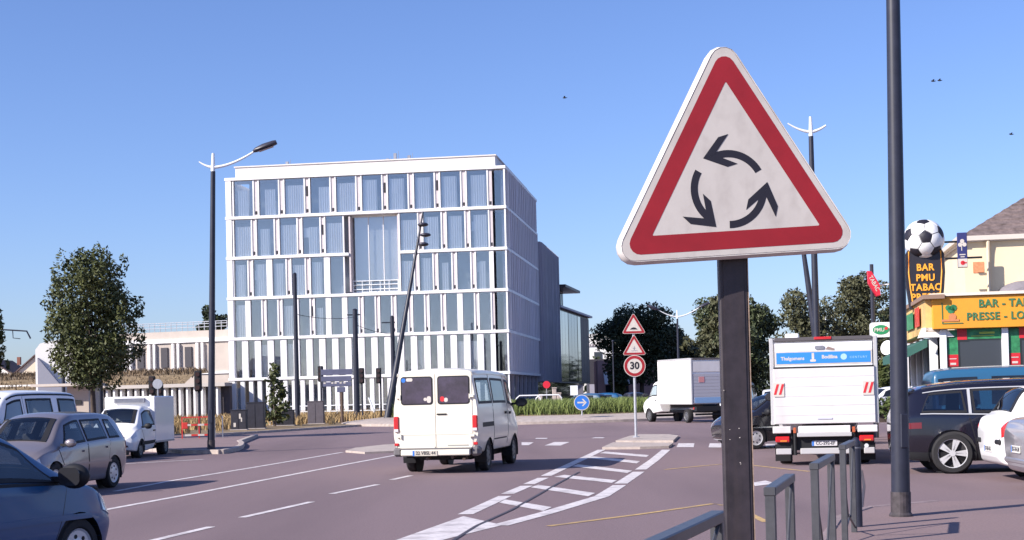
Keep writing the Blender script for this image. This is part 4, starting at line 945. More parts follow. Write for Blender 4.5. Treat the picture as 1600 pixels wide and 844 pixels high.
class Shell:
    # stations: (x, z low, w low, z mid, w mid, z belt, w belt, z top, w top, crown), rear to front
    def __init__(s, st, e=(.12, .3, .10, .14)):
        s.n = len(st); s.f = [mono([q[k] for q in st]) for k in range(10)]; s.e = e
        s.vs = [0, .5, .86, .94, 1, 1.06, 1.14, 1.5, 1.72, 1.86, 2, 2.14, 2.28, 2.6, 2.9, 2.96, 3, 3.04, 3.1, 3.17, 3.24, 3.32, 3.4, 3.48, 3.56, 3.64, 3.72, 3.8, 3.86, 3.93, 4, 4.07, 4.15, 4.2, 4.27, 4.35, 4.45, 4.55, 4.7, 4.85, 5]
    def sec(s, u):
        q = [f(u) for f in s.f]; return q[0], [(0, q[1]), (q[2], q[1]), (q[4], q[3]), (q[6], q[5]), (q[8], q[7]), (0, q[7]+q[9])], q
    def base(s, B, v):
        i = min(int(v), 4); t = v-i
        if i == 4:
            y = B[4][0]*(1-t); return (y, B[4][1]+(B[5][1]-B[4][1])*(1-(1-t)**2))
        return (B[i][0]+(B[i+1][0]-B[i][0])*t, B[i][1]+(B[i+1][1]-B[i][1])*t)
    def pt(s, u, V):                         # V in 0..10, right half 0..5, left half 5..10
        v, sg = (V, -1) if V <= 5 else (10-V, 1); x, B, q = s.sec(u); k = round(v)
        if 1 <= k <= 4 and abs(v-k) < s.e[k-1]:
            e = s.e[k-1]; a, b, c = s.base(B, k-e), B[k], s.base(B, k+e); t = (v-k+e)/(2*e)
            p = ((1-t)**2*a[0]+2*t*(1-t)*b[0]+t*t*c[0], (1-t)**2*a[1]+2*t*(1-t)*b[1]+t*t*c[1])
        else: p = s.base(B, v)
        return Vector((x, sg*p[0], p[1]))
    def nrm(s, u, V):
        h = .02; a = s.pt(min(u+h, s.n-1), V)-s.pt(max(u-h, 0), V); b = s.pt(u, min(V+h, 10))-s.pt(u, max(V-h, 0)); n = a.cross(b)
        n = n.normalized() if n.length > 1e-9 else Vector((0, 0, 1)); p = s.pt(u, V); c = Vector((p.x, 0, .8)) if 2 < V < 8 else Vector((p.x, 0, .9))
        return n if n.dot(p-c) >= 0 else -n
    def body(s, sub=5, holes=(), u_rng=None, off=0.):
        # skin of the shell; cells lying wholly inside a window are marked with material 1
        mb = MB(); us = [i/sub for i in range((s.n-1)*sub+1)]; Vs = s.vs + [10-v for v in s.vs[::-1][1:-1]]
        if u_rng: us = [u for u in us if u_rng[0] <= u <= u_rng[1]]
        f = (lambda u, V: s.pt(u, V)-s.nrm(u, V)*off) if off else s.pt
        mb.grid([[f(u, V) for V in Vs] for u in us], 0, True, u_rng is None)
        n = len(Vs); mb.bm.faces.ensure_lookup_table()
        ins = {}
        for i, u in enumerate(us):
            for j, V in enumerate(Vs): ins[i, j] = {k for k, q in enumerate(holes) if in_quad(u, V, q)}
        for i in range(len(us)-1):
            for j in range(n):
                k = (j+1) % n
                if ins[i, j] & ins[i, k] & ins[i+1, j] & ins[i+1, k]: mb.bm.faces[i*n+j].material_index = 1
        return mb
    def patch(s, q, off=.013, nu=8, nv=4, frit=False):   # q: four (u, V) corners
        (a, b, c, d) = q; rows = []
        for j in range(nv+1):
            row = []
            for i in range(nu+1):
                S, T = i/nu, j/nv
                u = (a[0]*(1-S)+b[0]*S)*(1-T)+(d[0]*(1-S)+c[0]*S)*T; V = (a[1]*(1-S)+b[1]*S)*(1-T)+(d[1]*(1-S)+c[1]*S)*T
                row.append((s.pt(u, V), s.nrm(u, V)))
            rows.append(row)
        mb = MB(); mb.grid([[p+n*off for p, n in r] for r in rows])
        if frit:                             # black printed edge of the pane
            for k, fc_ in enumerate(mb.bm.faces):
                if k//nu in (0, nv-1) or k % nu in (0, nu-1): fc_.material_index = 1
        edge = rows[0] + [r[-1] for r in rows[1:]] + rows[-1][-2::-1] + [r[0] for r in rows[-2:0:-1]]
        mb.grid([[p+n*off for p, n in edge], [p-n*.012 for p, n in edge]], 1 if frit else 0, True)
        bmesh.ops.remove_doubles(mb.bm, verts=mb.bm.verts, dist=.0004)
        return mb
def cut(o, cutters):
    SC.view_layers[0].update(); tmp = []
    for mb in cutters:
        c = mb.build('cutter', BLACKP, o.parent); tmp.append(c); m = o.modifiers.new('b', 'BOOLEAN'); m.operation = 'DIFFERENCE'; m.object = c; m.solver = 'EXACT'
    bpy.context.view_layer.update()
    me = bpy.data.meshes.new_from_object(o.evaluated_get(bpy.context.evaluated_depsgraph_get())); o.modifiers.clear(); o.data = me
    for c in tmp: bpy.data.objects.remove(c)
def wheels(root, xs, track, r, wd, rim=RIMM, spokes=0, rr=.66):
    first = None
    for x in xs:
        for sgn in (-1, 1):
            M = Matrix.Rotation(-sgn*PI/2, 4, 'X')            # local +Z points outwards
            if first is None or first[2] != sgn:
                t = MB(); t.lathe([(r*rr, -wd/2), (r*.93, -wd/2), (r, -wd*.36), (r, wd*.36), (r*.93, wd/2), (r*.72, wd/2), (r*rr, wd*.40), (r*rr, wd*.1), (.05, wd*.1)], 28, M); o = t.build('wheel', RUBBER, root, smooth=35)
                d = MB()
                if spokes:
                    d.lathe([(r*rr*1.02, wd*.40), (r*rr*1.02, wd*.47), (r*rr*.93, wd*.45), (r*rr*.93, wd*.36)], 28, M, 0, False)
                    for k in range(spokes):
                        for da in (-.13, .13):
                            a = 2*PI*k/spokes+da
                            d.prism([(.03, -.022), (r*rr*.96, -.030), (r*rr*.96, .030), (.03, .022)], wd*.33, wd*.43, M @ Matrix.Rotation(a, 4, 'Z'))
                    d.cyl(M @ Vector((0, 0, wd*.30)), M @ Vector((0, 0, wd*.46)), r*.15, n=14)
                else:
                    d.lathe([(r*rr*1.0, wd*.40), (r*rr*1.0, wd*.46), (r*rr*.80, wd*.34), (r*rr*.5, wd*.42), (r*.14, wd*.44), (.01, wd*.44)], 28, M)
                    for k in range(7):
                        a = 2*PI*k/7; d.cyl(M @ Vector((r*.42*math.cos(a), r*.42*math.sin(a), wd*.36)), M @ Vector((r*.42*math.cos(a), r*.42*math.sin(a), wd*.425)), r*.07, n=8, mi=1)
                rm = d.build('rim', [rim, BLACKP], o, smooth=30); first = (o, rm, sgn)
            else:
                o = share('wheel', first[0], root); share('rim', first[1], o)
            o.location = (x, sgn*(track/2), r)
            if sgn == 1: first = None
def vehicle(name, label, cat, loc, head, sh, paint, wx, r, track, panes=(), doors=(), lights=(), trims=(), wells=True, glass=CGLASS, rim=RIMM, spokes=0, wd=.2, rr=.66, group=None, seats=()):
    root = thing(name, label, cat, (loc[0], loc[1], .004), head, group)
    holes = [q[1] for q in panes] if wells else []
    body = sh.body(8 if wells else 4, holes).build('body', [paint, paint], root)
    W = max(sh.f[4](i) for i in range(sh.n))
    if wells:
        cs = []
        for x in wx:
            for sgn in (-1, 1): cs.append(MB().cyl((x, sgn*(W-.30), r), (x, sgn*(W+.3), r), r*1.17, n=28))
        cut(body, cs)
        for x in wx:
            for sgn in (-1, 1):
                mb = MB(); mb.grid([[(x+r*1.165*math.cos(a), sgn*y, r+r*1.165*math.sin(a)) for a in [PI*k/12-.35+(.7*k/12) for k in range(13)]] for y in (W-.295, sh_w(sh, x)-.02)]); mb.face([(x+r*1.166*math.cos(2*PI*k/24), sgn*(W-.294), r+r*1.166*math.sin(2*PI*k/24)) for k in range(24)]); mb.build('wheel_well', BLACKP, root)
    if wells:
        drop_marked(body)
        u0, u1 = min(q[0] for h in holes for q in h)-.15, max(q[0] for h in holes for q in h)+.25
        ln = sh.body(8, holes, (u0, u1), .035).build('interior_lining', [TRIMD, TRIMD], root); drop_marked(ln)
        for sx_, sy_, wd_ in seats:          # cushion, back and headrest of each seat
            zb_ = .30 if W < .92 else .45
            st_ = MB().box((sx_+.05, sy_, zb_+.08), (.50, wd_, .16), bev=.05).box((sx_-.22, sy_, zb_+.42), (.13, wd_*.95, .62), bev=.05).build('seat', SEAT, root, smooth=40)
            for hy in ((sy_,) if wd_ < .8 else (sy_-.4, sy_+.4)): MB().box((sx_-.27, hy, zb_+.82), (.09, .24, .17), bev=.035).build('headrest', SEAT, st_, smooth=40)
        if seats:
            xw = max(q[0] for q in seats)+.62; zw = .72 if W < .92 else .95
            MB().tube([(xw-.04*math.cos(a), .36+.18*math.sin(a), zw+.17*math.cos(a)) for a in [2*PI*k/16 for k in range(17)]], .016, 6).build('steering_wheel', BLACKP, root); MB().box((xw+.22, 0, zw), (.30, W*1.45, .22), bev=.06).build('dashboard', TRIMD, root)
    body.data.shade_smooth(); body.data.set_sharp_from_angle(angle=R(38))
    MB().box(((wx[0]+wx[-1])/2, 0, r*.95), (abs(wx[-1]-wx[0])*1.25, W*1.2, .12)).build('underbody', BLACKP, root)
    wheels(root, wx, track, r, wd, rim, spokes, rr)
    for q in panes:
        nm, quad = q[0], q[1]; wide = abs(quad[0][1]-quad[3][1]) < 1e-6
        sh.patch(quad, .013, 22, 10, wells).build(nm, [SEEGL, BLACKP] if wells else glass, root, smooth=30)
    for quad, handle in doors:
        (a, b, c, d) = quad; g = .022; a, b = list(a), list(b); x_ = lambda u: sh.f[0](u)
        while any(abs(x_(a[0])-x) < r*1.32 for x in wx) and a[0] < b[0]-.2: a[0] += .02   # door foot kept clear of the wheel arches
        while any(abs(x_(b[0])-x) < r*1.32 for x in wx) and b[0] > a[0]+.2: b[0] -= .02
        quad = (a, b, c, d)
        sh.patch(((a[0]-g, a[1]-.0), (b[0]+g, b[1]-.0), (c[0]+g, c[1]+.02), (d[0]-g, d[1]+.02)), .002, 6, 12).build('door_seam', BLACKP, root, smooth=30)
        dr = sh.patch(quad, .005, 6, 14).build('door', paint, root, smooth=30)
        if handle: sh.patch(((handle[0], handle[1]-.05), (handle[0]+handle[2], handle[1]-.05), (handle[0]+handle[2], handle[1]+.05), (handle[0], handle[1]+.05)), .035, 3, 2).build('handle', handle[3], dr, smooth=30)
    for nm, quad, m in lights: sh.patch(quad, .010, 5, 5).build(nm, m, root, smooth=40)
    for nm, quad, m, off in trims: sh.patch(quad, off, 8, 3).build(nm, m, root, smooth=40)
    return root
def sh_w(sh, x):
    best = min((abs(sh.f[0](u/10)-x), u/10) for u in range((sh.n-1)*10+1))[1]; return sh.f[4](best)
def quadV(u0, u1, v0, v1, side):             # rectangle on one flank
    a, b = (v0, v1) if side < 0 else (10-v0, 10-v1); return ((u0, a), (u1, a), (u1, b), (u0, b))
def both(nm, u0, u1, v0, v1, m, off=None): return [(nm, quadV(u0, u1, v0, v1, s), m) + (() if off is None else (off,)) for s in (-1, 1)]
def panes_side(lst): return [('side_window', (lambda sg: (lambda f: ((q[0], f(q[4])), (q[1], f(q[4])), (q[2], f(q[5])), (q[3], f(q[5]))))(lambda v: v if sg < 0 else 10-v))(s)) for q in lst for s in (-1, 1)]
def plate(root, M, s, size=(.52, .11), eu=True, m=None):
    b = MB().prism(rrect(size[0], size[1], .012, 2), 0, .012, M).build('number_plate', m or PLATE, root)
    text('plate_text', s, size[1]*.84, PTEXT, b, M @ Matrix.Translation((.02, 0, .013)), .001, bold=.003, sx=.95)
    if eu: MB().prism([(-size[0]/2+.003, -size[1]/2+.003), (-size[0]/2+.045, -size[1]/2+.003), (-size[0]/2+.045, size[1]/2-.003), (-size[0]/2+.003, size[1]/2-.003)], .0122, .0136, M).build('plate_band', SBLUE, b)
    return b
REARM = lambda x, y, z: Matrix.Translation((x, y, z)) @ Matrix(((0, 0, -1, 0), (-1, 0, 0, 0), (0, 1, 0, 0), (0, 0, 0, 1)))   # faces backwards
FRONTM = lambda x, y, z: Matrix.Translation((x, y, z)) @ Matrix(((0, 0, 1, 0), (1, 0, 0, 0), (0, 1, 0, 0), (0, 0, 0, 1)))
def mirror_pair(root, x, y, z, m, s=1., dark=False):
    for sg in (-1, 1):
        mb = MB(); mb.sphere((x, sg*(y+.12*s), z), (.065*s, .12*s, .085*s), u=14, v=10); h = mb.build('wing_mirror', m, root, smooth=60)
        MB().box((x+.02, sg*(y+.01), z-.03), (.06, .16*s, .05)).build('mirror_arm', BLACKP, h)
        MB().prism([(q[0]*s, q[1]*s) for q in rrect(.17, .12, .04)], 0, .006, REARM(x-.062*s, sg*(y+.125*s), z)).build('mirror_glass', mat('mirror_tint', (.06, .06, .07), .1, metal=.6), h)
def heading(dx, dy): return math.atan2(dy, dx)
LANE = R(90-9.5)

# --- white van from behind
VGL = mat('van_side_glass', (.07, .085, .11), .38, spec=.7, var=(1.2, .4))
DRED = mat('dark_tail_red', (.14, .006, .012), .15, coat=.8)
VW = mat('old_white_paint', (.76, .71, .60), .32, coat=.4, var=(1.5, .04), var2=((1.5, 1.5, 4), (.55, .50, .44), .30))
st = [(-2.42, .50, .80, .80, .915, 1.38, .90, 2.13, .775, .05), (-2.36, .42, .86, .80, .94, 1.38, .925, 2.16, .80, .06), (-1.2, .42, .88, .80, .95, 1.38, .93, 2.18, .81, .07), (0, .42, .88, .80, .95, 1.38, .93, 2.17, .81, .07),
      (1.0, .42, .88, .80, .95, 1.36, .92, 2.14, .79, .06), (1.45, .42, .87, .80, .94, 1.30, .90, 2.05, .76, .05), (1.98, .42, .86, .80, .92, 1.20, .86, 1.32, .76, .04), (2.25, .42, .82, .80, .88, 1.12, .82, 1.17, .72, .03), (2.42, .45, .74, .78, .80, 1.0, .75, 1.04, .66, .02)]
sh = Shell(st, (.1, .25, .06, .06))
q = G(684, 741); van = vehicle('van', 'old white panel van with two rear windows driving towards the roundabout', 'van', (q.x+.44, q.y+2.42), R(90-11), sh, VW, (-1.30, 1.62), .335, 1.60,
    seats=((1.0, .42, .5), (1.0, -.42, .5), (-.1, 0, 1.4)), panes=panes_side([(1.15, 2.15, 2.12, 1.12, 3.1, 3.80), (2.28, 3.50, 3.48, 2.3, 3.1, 3.80), (3.72, 5.55, 5.05, 3.74, 3.08, 3.80)]) + [('windscreen', ((5.15, 4.25), (5.92, 4.25), (5.92, 5.75), (5.15, 5.75)))],
    doors=[(quadV(3.66, 5.75, 1.3, 3.9, s), (3.8, 2.75 if s < 0 else 7.25, .22, BLACKP)) for s in (-1, 1)] + [(quadV(2.2, 3.6, 1.3, 3.93, -1), (3.3, 2.75, .15, BLACKP))],
    rim=RIMD, wd=.19, lights=[('headlight', ((7.3, 2.3), (7.9, 2.3), (7.9, 2.8), (7.3, 2.8)), LCLEAR), ('headlight', ((7.3, 7.7), (7.9, 7.7), (7.9, 7.2), (7.3, 7.2)), LCLEAR)],
    trims=[('rub_strip', quadV(1.4, 3.0, 2.28, 2.45, -1), BLACKP, .004), ('name_strip', quadV(2.3, 3.5, 1.62, 1.70, -1), BLACKP, .008), ('roof_gutter', quadV(.2, 5.0, 3.90, 3.97, -1), VW, .03), ('roof_gutter', quadV(.2, 5.0, 3.90, 3.97, 1), VW, .03)])
X = -2.42
def rear_pane(y, z, wd, h, r, name='rear_window', m=CGLASS, off=.006):
    return MB().prism(rrect(wd, h, r), -.02, off, REARM(X, y, z)).build(name, m, van)
PURP = mat('purple_grey_glass', (.045, .034, .065), .06, spec=.8, var=(2.5, .5))
for y, wd in ((.395, .70), (-.405, .70)):
    MB().prism(rrect(.78, 1.60, .05), -.02, .012, REARM(X, y, 1.345)).build('rear_door', VW, van)
    rear_pane(y, 1.765, wd, .60, .065, 'window_seal', BLACKP, .018); rear_pane(y, 1.765, wd-.05, .55, .05, m=PURP, off=.023)
Xf = X-.03
for y, z, a, b, m in ((.68, 1.99, .09, .09, SBLUE), (.55, 2.0, .14, .07, SWHITE), (.21, 1.58, .07, .07, SWHITE), (.13, 1.575, .09, .14, SWHITE), (-.16, 1.58, .09, .11, REDP), (-.24, 1.56, .08, .09, SWHITE)):
    MB().prism(rrect(a, b, min(a, b)*.42), 0, .003, REARM(X-.0235, y, z)).build('window_sticker', m, van)
MB().box((X-.014, 0, .83), (.006, 1.54, .012)).build('door_crease', mat('crease_shade', (.55, .51, .44), .5), van)
mb = MB().box((X-.025, -.14, 1.26), (.03, .22, .03), bev=.01).build('rear_handle', BLACKP, van)
for sg in (-1, 1):
    MB().box((X-.005, sg*.855, 1.06), (.07, .115, .33), bev=.02).build('tail_light', LRED, van); MB().box((X-.042, sg*.855, .93), (.012, .095, .06), bev=.004).build('reversing_lamp', LCLEAR, van)
    for z in (1.63, .80): MB().box((X-.03, sg*.80, z), (.05, .10, .06), bev=.01).cyl((X-.04, sg*.755, z-.05), (X-.04, sg*.755, z+.05), .016, n=8).build('hinge', VW, van)
    MB().box((X-.01, sg*.86, .63), (.03, .09, .06), bev=.008).build('reflector', LRED, van)
    MB().box((X+.12, sg*.84, .47), (.32, .20, .2), bev=.05).build('bumper_end', mat('grey_bumper_plastic', (.13, .12, .125), .6), van)
MB().box((X-.06, .0, .455), (.10, 1.5, .135), bev=.02).build('bumper', VW, van); MB().box((X-.04, 0, .535), (.12, 1.56, .03)).build('bumper_step', mat('grey_bumper_plastic', (0, 0, 0)), van)
MB().box((X-.016, -.48, .60), (.008, .45, .025)).build('name_badge', mat('rubbed_badge', (.35, .33, .3), .5), van)
plate(van, REARM(X-.115, .22, .445), '22 VBSL 44', (.54, .115), m=mat('dirty_plate', (.46, .42, .36), .6, var=(8, .2)))
for y, z in ((.2, .33), (-.6, .32), (-.35, .36)): MB().cyl((X+.25, y, z), (X-.02, y, z-.01), .035, n=8).build('exhaust', mat('rusty_pipe', (.08, .05, .04), .7), van)
MB().cyl((X+.6, .05, .28), (X+.6, .05, .42), .32, n=24).build('spare_wheel', RUBBER, van)
MB().box((X+.4, 0, .36), (.08, 1.5, .07)).build('axle_beam', BLACKP, van)
mirror_pair(van, 1.62, .94, 1.45, BLACKP, 1.25)
van.location.z = .004
# --- box lorries
def box_truck(label, loc, head, bw, bh, bl, z0, paint, shutter, extras):
    st = [(0.05, .55, .7, .8, .90, 1.30, .90, 2.0, .80, .06), (.6, .5, .85, .8, .95, 1.30, .93, 2.12, .80, .06), (1.0, .45, .85, .8, .96, 1.28, .93, 2.05, .78, .06), (1.62, .42, .85, .8, .95, 1.20, .90, 1.36, .76, .05), (2.1, .42, .84, .78, .92, 1.02, .86, 1.07, .72, .03), (2.3, .45, .74, .75, .82, .9, .75, .94, .62, .02)]
    st = [(a+bl/2+.05, *b) for a, *b in st]; s = Shell(st)
    root = vehicle('lorry', label, 'lorry', loc, head, s, paint, (bl/2+1.45,), .34, 1.66, rim=RIMD, wd=.2, seats=((bl/2+.75, .42, .5), (bl/2+.75, -.42, .5)),
        panes=panes_side([(.55, 2.62, 2.25, .75, 3.08, 3.82)]) + [('windscreen', ((2.12, 4.25), (2.95, 4.25), (2.95, 5.75), (2.12, 5.75)))],
        doors=[(quadV(.5, 2.75, 1.4, 3.92, sd), (.65, 2.7 if sd < 0 else 7.3, .25, BLACKP)) for sd in (-1, 1)],
        lights=[('headlight', ((4.1, 2.2), (4.75, 2.2), (4.75, 2.85), (4.1, 2.85)), LCLEAR), ('headlight', ((4.1, 7.8), (4.75, 7.8), (4.75, 7.15), (4.1, 7.15)), LCLEAR)])
    mirror_pair(root, bl/2+1.5, .96, 1.42, BLACKP, 1.3)
    wheels(root, (-bl/2+.95,), 1.62, .34, .26, RIMD)
    h = bh-z0
    MB().box((0, 0, z0+h/2), (bl-.1, bw-.02, h-.02), bev=.03).build('cargo_box', paint, root)
    al = mat('aluminium_edge', (.60, .58, .57), .4, metal=.4)
    for sg in (-1, 1):
        MB().box((-bl/2+.06, sg*(bw/2-.03), z0+h/2), (.14, .085, h), bev=.012).build('corner_rail', al, root)
        for z in (z0+.04, bh-.03): MB().box((.0, sg*(bw/2-.005), z), (bl-.26, .05, .08), bev=.01).build('side_rail', al, root)
    MB().box((-bl/2+.05, 0, bh-.035), (.16, bw-.18, .08), bev=.01).build('header_rail', mat('dark_header', (.09, .08, .085), .5), root)
    MB().box((0, 0, z0-.10), (bl-.3, .8, .16)).box((.6, 0, .55), (bl+1, .7, .12)).build('chassis', BLACKP, root)
    return root, bl
TW = mat('lorry_white', (.76, .74, .74), .35, coat=.3, var=(1.2, .03), var2=((1, 1, .25), (.60, .57, .57), .35))
q = G(1291, 727.5); hd = LANE+R(-1); bl = 4.0
c = Vector((q.x, q.y))+Vector((math.cos(hd), math.sin(hd)))*(bl/2+.05)
tr, _ = box_truck('white box lorry seen square from behind with a blue banner on its raised tail lift', c, hd, 2.19, 2.69, bl, .86, TW, None, None)
X = -bl/2-.0
LIFT = mat('tail_lift_panel', (.64, .61, .615), .5, var=(1.0, .05), var2=((1.5, 1.5, .5), (.44, .40, .385), .55), bump=(4, .12))
MB().box((X+.005, 0, 2.33), (.05, 2.0, .50)).build('upper_panel', TW, tr)
MB().box((X-.03, 0, 2.055), (.05, 2.06, .025)).build('lift_edge', BLACKP, tr)
MB().box((X-.03, 0, 1.46), (.06, 2.07, 1.17), bev=.012).build('tail_lift', LIFT, tr)
for k in range(1, 6): MB().box((X-.062, 0, .86+k*.2), (.004, 2.04, .010)).build('lift_groove', mat('lift_groove_grey', (.56, .535, .535), .6), tr)
bn = MB().box((X-.025, 0, 2.26), (.012, 1.93, .235)).build('blue_banner', mat('banner_blue', (.03, .22, .62), .45), tr)
MB().box((X-.022, 0, 2.26), (.008, 1.99, .29)).build('banner_margin', SWHITE, tr)
text('lettering', 'Thalgomens', .10, SWHITE, bn, REARM(X-.032, .63, 2.25), .001, bold=.003)
text('lettering', 'Bodilina', .10, SWHITE, bn, REARM(X-.032, -.13, 2.27), .001, bold=.004); text('lettering', 'CENTURY', .062, mat('pale_blue_print', (.35, .55, .75), .5), bn, REARM(X-.032, -.72, 2.25), .001, spacing=1.4)
MB().prism(circ(.065, 18), 0, .003, REARM(X-.0315, -.42, 2.265)).build('round_emblem', mat('pale_blue_print', (0, 0, 0)), bn)
MB().prism(rrect(.12, .05, .02), 0, .003, REARM(X-.0315, .21, 2.20)).prism(rrect(.05, .14, .012), 0, .0032, REARM(X-.0315, .21, 2.29)).build('tower_emblem', SWHITE, bn)
MB().prism(rrect(.20, .08, .035), 0, .02, REARM(X-.02, .07, 2.47)).build('camera_pod', GREYP, tr); MB().prism([(-.05, -.03), (.12, -.05), (.14, -.02), (0, .03)], 0, .01, REARM(X-.02, -.1, 2.46)).build('brand_scrap', mat('brown_print', (.25, .18, .16), .6), tr)
MB().box((X-.02, 0, 2.665), (.06, .36, .06), bev=.01).build('marker_light', LRED, tr)
MB().box((X+1.0, .62, 2.75), (.4, .3, .12), bev=.03).build('roof_vent', TW, tr)
for y in (.93, -.90):
    f = MB().box((X-.072, y, 1.60), (.012, .22, .29)).build('hazard_flag', SWHITE, tr)
    for k in (-.06, .045): MB().prism([(-.05+k, -.10), (.0+k, -.10), (.065+k, .12), (.015+k, .12)], 0, .004, REARM(X-.0785, y, 1.60)).build('red_stripe', REDP, f)
MB().box((X-.05, -.72, .99), (.012, .2, .10)).box((X-.068, .0, .98), (.012, .3, .03)).build('maker_plate', mat('pale_lilac', (.5, .5, .62), .5), tr)
AL = mat('aluminium_edge', (0, 0, 0))
for y0, y1 in ((1.08, .70), (.55, -.52), (-.66, -1.07)): MB().box((X-.02, (y0+y1)/2, .755), (.10, abs(y0-y1), .15), bev=.015).build('lower_strip', LIFT, tr)
MB().box((X-.05, .02, .645), (.10, 1.12, .085), bev=.01).build('step', AL, tr)
for y in (.625, -.585):
    MB().box((X-.03, y, .74), (.10, .06, .12), bev=.01).build('orange_hinge', mat('hinge_orange', (.42, .09, .03), .5), tr)
    MB().cyl((X-.02, y, .75), (X-.02, y, .22), .035, n=8).cyl((X+.03, y+.06, .75), (X+.06, y+.06, .22), .025, n=8).build('lift_arm', BLACKP, tr)
MB().box((X+.12, 0, .50), (.14, 2.0, .36)).build('rear_frame', BLACKP, tr)
for y in (.88, -.84):
    l_ = MB().box((X-.01, y, .555), (.08, .30, .125), bev=.02).build('tail_light', LRED, tr); MB().box((X-.055, y-.02, .522), (.012, .14, .03), bev=.004).build('indicator', LORANGE, l_)
MB().cyl((X-.04, -.83, .40), (X-.06, -.83, .40), .045, n=12).build('reversing_lamp', LCLEAR, tr)
for y0, y1 in ((1.02, .70), (.52, -.60), (-.78, -1.0)): MB().box((X-.03, (y0+y1)/2, .30), (.06, abs(y0-y1), .13), bev=.015).build('bumper_bar', AL, tr)
plate(tr, REARM(X+.04, .02, .46), 'CC-292-EF', (.52, .11), m=mat('shaded_plate', (.55, .53, .55), .5))
for y in (.86, -.86): MB().box((X+.45, y, .26), (.03, .36, .36)).build('mud_flap', BLACKP, tr)
# far lorry on the roundabout exit
q = G(1066, 661); hd = R(90+19); bl = 4.0
fl, _ = box_truck('white box lorry with a grey shutter turning off the roundabout', (q.x+.75, q.y+1.3), hd, 2.15, 3.22, bl, .92, mat('bright_lorry_white', (.84, .83, .83), .4), None, None)
X = -bl/2
MB().box((X+.03, 0, 2.80), (.06, 1.93, .52)).build('upper_panel', LIFT, fl); SHUT = mat('grey_shutter', (.40, .39, .44), .5)
for k in range(9): MB().box((X+.03, 0, 1.06+k*.162), (.05, 1.93, .155), bev=.008).build('shutter_slat', SHUT, fl)
MB().box((X+.0, .5, 2.15), (.012, .30, .28)).build('red_notice', mat('pink_notice', (.6, .25, .25), .5), fl); MB().box((X-.0, 0, 1.12), (.014, 1.8, .28)).build('blue_band', mat('pale_blue_band', (.22, .36, .58), .5), fl)
MB().box((X-.15, 0, .70), (.3, 1.9, .22)).build('rear_step', BLACKP, fl)
for y in (.8, -.8): MB().box((X-.02, y, .72), (.3, .28, .13), bev=.02).build('tail_light', LRED, fl)
MB().box((X-.02, 0, .42), (.06, 1.8, .1)).build('bumper_bar', BLACKP, fl)

# --- silver people carrier coming towards the camera
SILV = mat('silver_brown_paint', (.225, .195, .21), .30, metal=.35, coat=.7)
mpv = [(-2.13, .38, .50, .58, .62, .82, .64, 1.00, .58, .0), (-2.07, .28, .70, .55, .80, .92, .79, 1.14, .66, .02), (-1.93, .23, .80, .55, .87, .98, .85, 1.38, .64, .03), (-1.66, .20, .83, .55, .89, 1.0, .87, 1.53, .61, .05), (-.95, .20, .84, .55, .90, .99, .88, 1.57, .61, .06), (0, .20, .84, .55, .90, .95, .88, 1.57, .60, .06),
       (.50, .20, .84, .55, .90, .93, .87, 1.48, .60, .06), (1.22, .20, .84, .55, .90, .90, .84, 1.02, .70, .05), (1.72, .21, .80, .55, .88, .82, .80, .87, .64, .04), (1.98, .24, .70, .53, .80, .68, .72, .73, .52, .03), (2.13, .30, .48, .50, .60, .60, .55, .63, .40, .01)]
sh = Shell(mpv)
c = Vector((-8.85, 26.9)); hd = LANE+PI+R(1)
MP = panes_side([(3.0, 3.75, 3.68, 3.35, 3.10, 3.80), (3.9, 4.85, 4.8, 3.9, 3.10, 3.82), (4.98, 6.62, 6.05, 4.94, 3.10, 3.82)])
sc = vehicle('people_carrier', 'silver brown people carrier waiting in the queue behind the blue car', 'car', c, hd, sh, SILV, (-1.32, 1.32), .32, 1.55, seats=((.25, .38, .5), (.25, -.38, .5), (-.75, 0, 1.3)),
    panes=MP + [('windscreen', ((6.06, 4.15), (6.93, 4.15), (6.93, 5.85), (6.06, 5.85))), ('rear_window', ((1.35, 4.15), (2.55, 4.15), (2.55, 5.85), (1.35, 5.85)))],
    doors=[(quadV(4.92, 6.85, 1.35, 3.04, s), (5.1, 2.72 if s < 0 else 7.28, .2, SILV)) for s in (-1, 1)] + [(quadV(3.75, 4.86, 1.35, 3.04, s), (3.86, 2.74 if s < 0 else 7.26, .16, SILV)) for s in (-1, 1)],
    lights=both('headlight', 8.35, 9.2, 2.45, 2.95, LCLEAR) + both('tail_light', .6, 1.6, 2.6, 3.6, LRED), trims=both('rub_strip', 3.8, 6.8, 2.02, 2.14, SILV, .018) + [('grille', ((9.3, 2.3), (9.85, 2.3), (9.85, 2.0), (9.3, 2.0)), BLACKP, .01)])
sc.scale = (.93, .93, .93)
mirror_pair(sc, 1.0, .90, 1.02, SILV); plate(sc, FRONTM(2.14, 0, .42), 'BD-417-ZN')
# dim driver behind the windscreen is not visible through the reflective glass
# --- blue car in the left foreground
BLUE = mat('dark_blue_paint', (.005, .075, .20), .35, metal=0., coat=.25)
hat = [(-1.85, .38, .50, .58, .62, .82, .62, .98, .58, .0), (-1.80, .28, .70, .55, .78, .92, .76, 1.12, .64, .02), (-1.66, .22, .78, .55, .82, .97, .80, 1.36, .60, .03), (-1.35, .20, .80, .55, .84, .98, .82, 1.48, .58, .05), (-.6, .20, .81, .55, .85, .96, .83, 1.52, .57, .06), (.1, .20, .81, .55, .85, .94, .83, 1.48, .56, .06),
       (.50, .20, .81, .55, .85, .93, .82, 1.37, .56, .06), (1.12, .20, .81, .55, .85, .91, .80, 1.02, .66, .05), (1.50, .21, .78, .55, .84, .85, .77, .90, .62, .05), (1.74, .25, .70, .52, .78, .70, .70, .76, .52, .04), (1.87, .32, .48, .50, .58, .60, .54, .64, .40, .02)]
sh = Shell(hat)
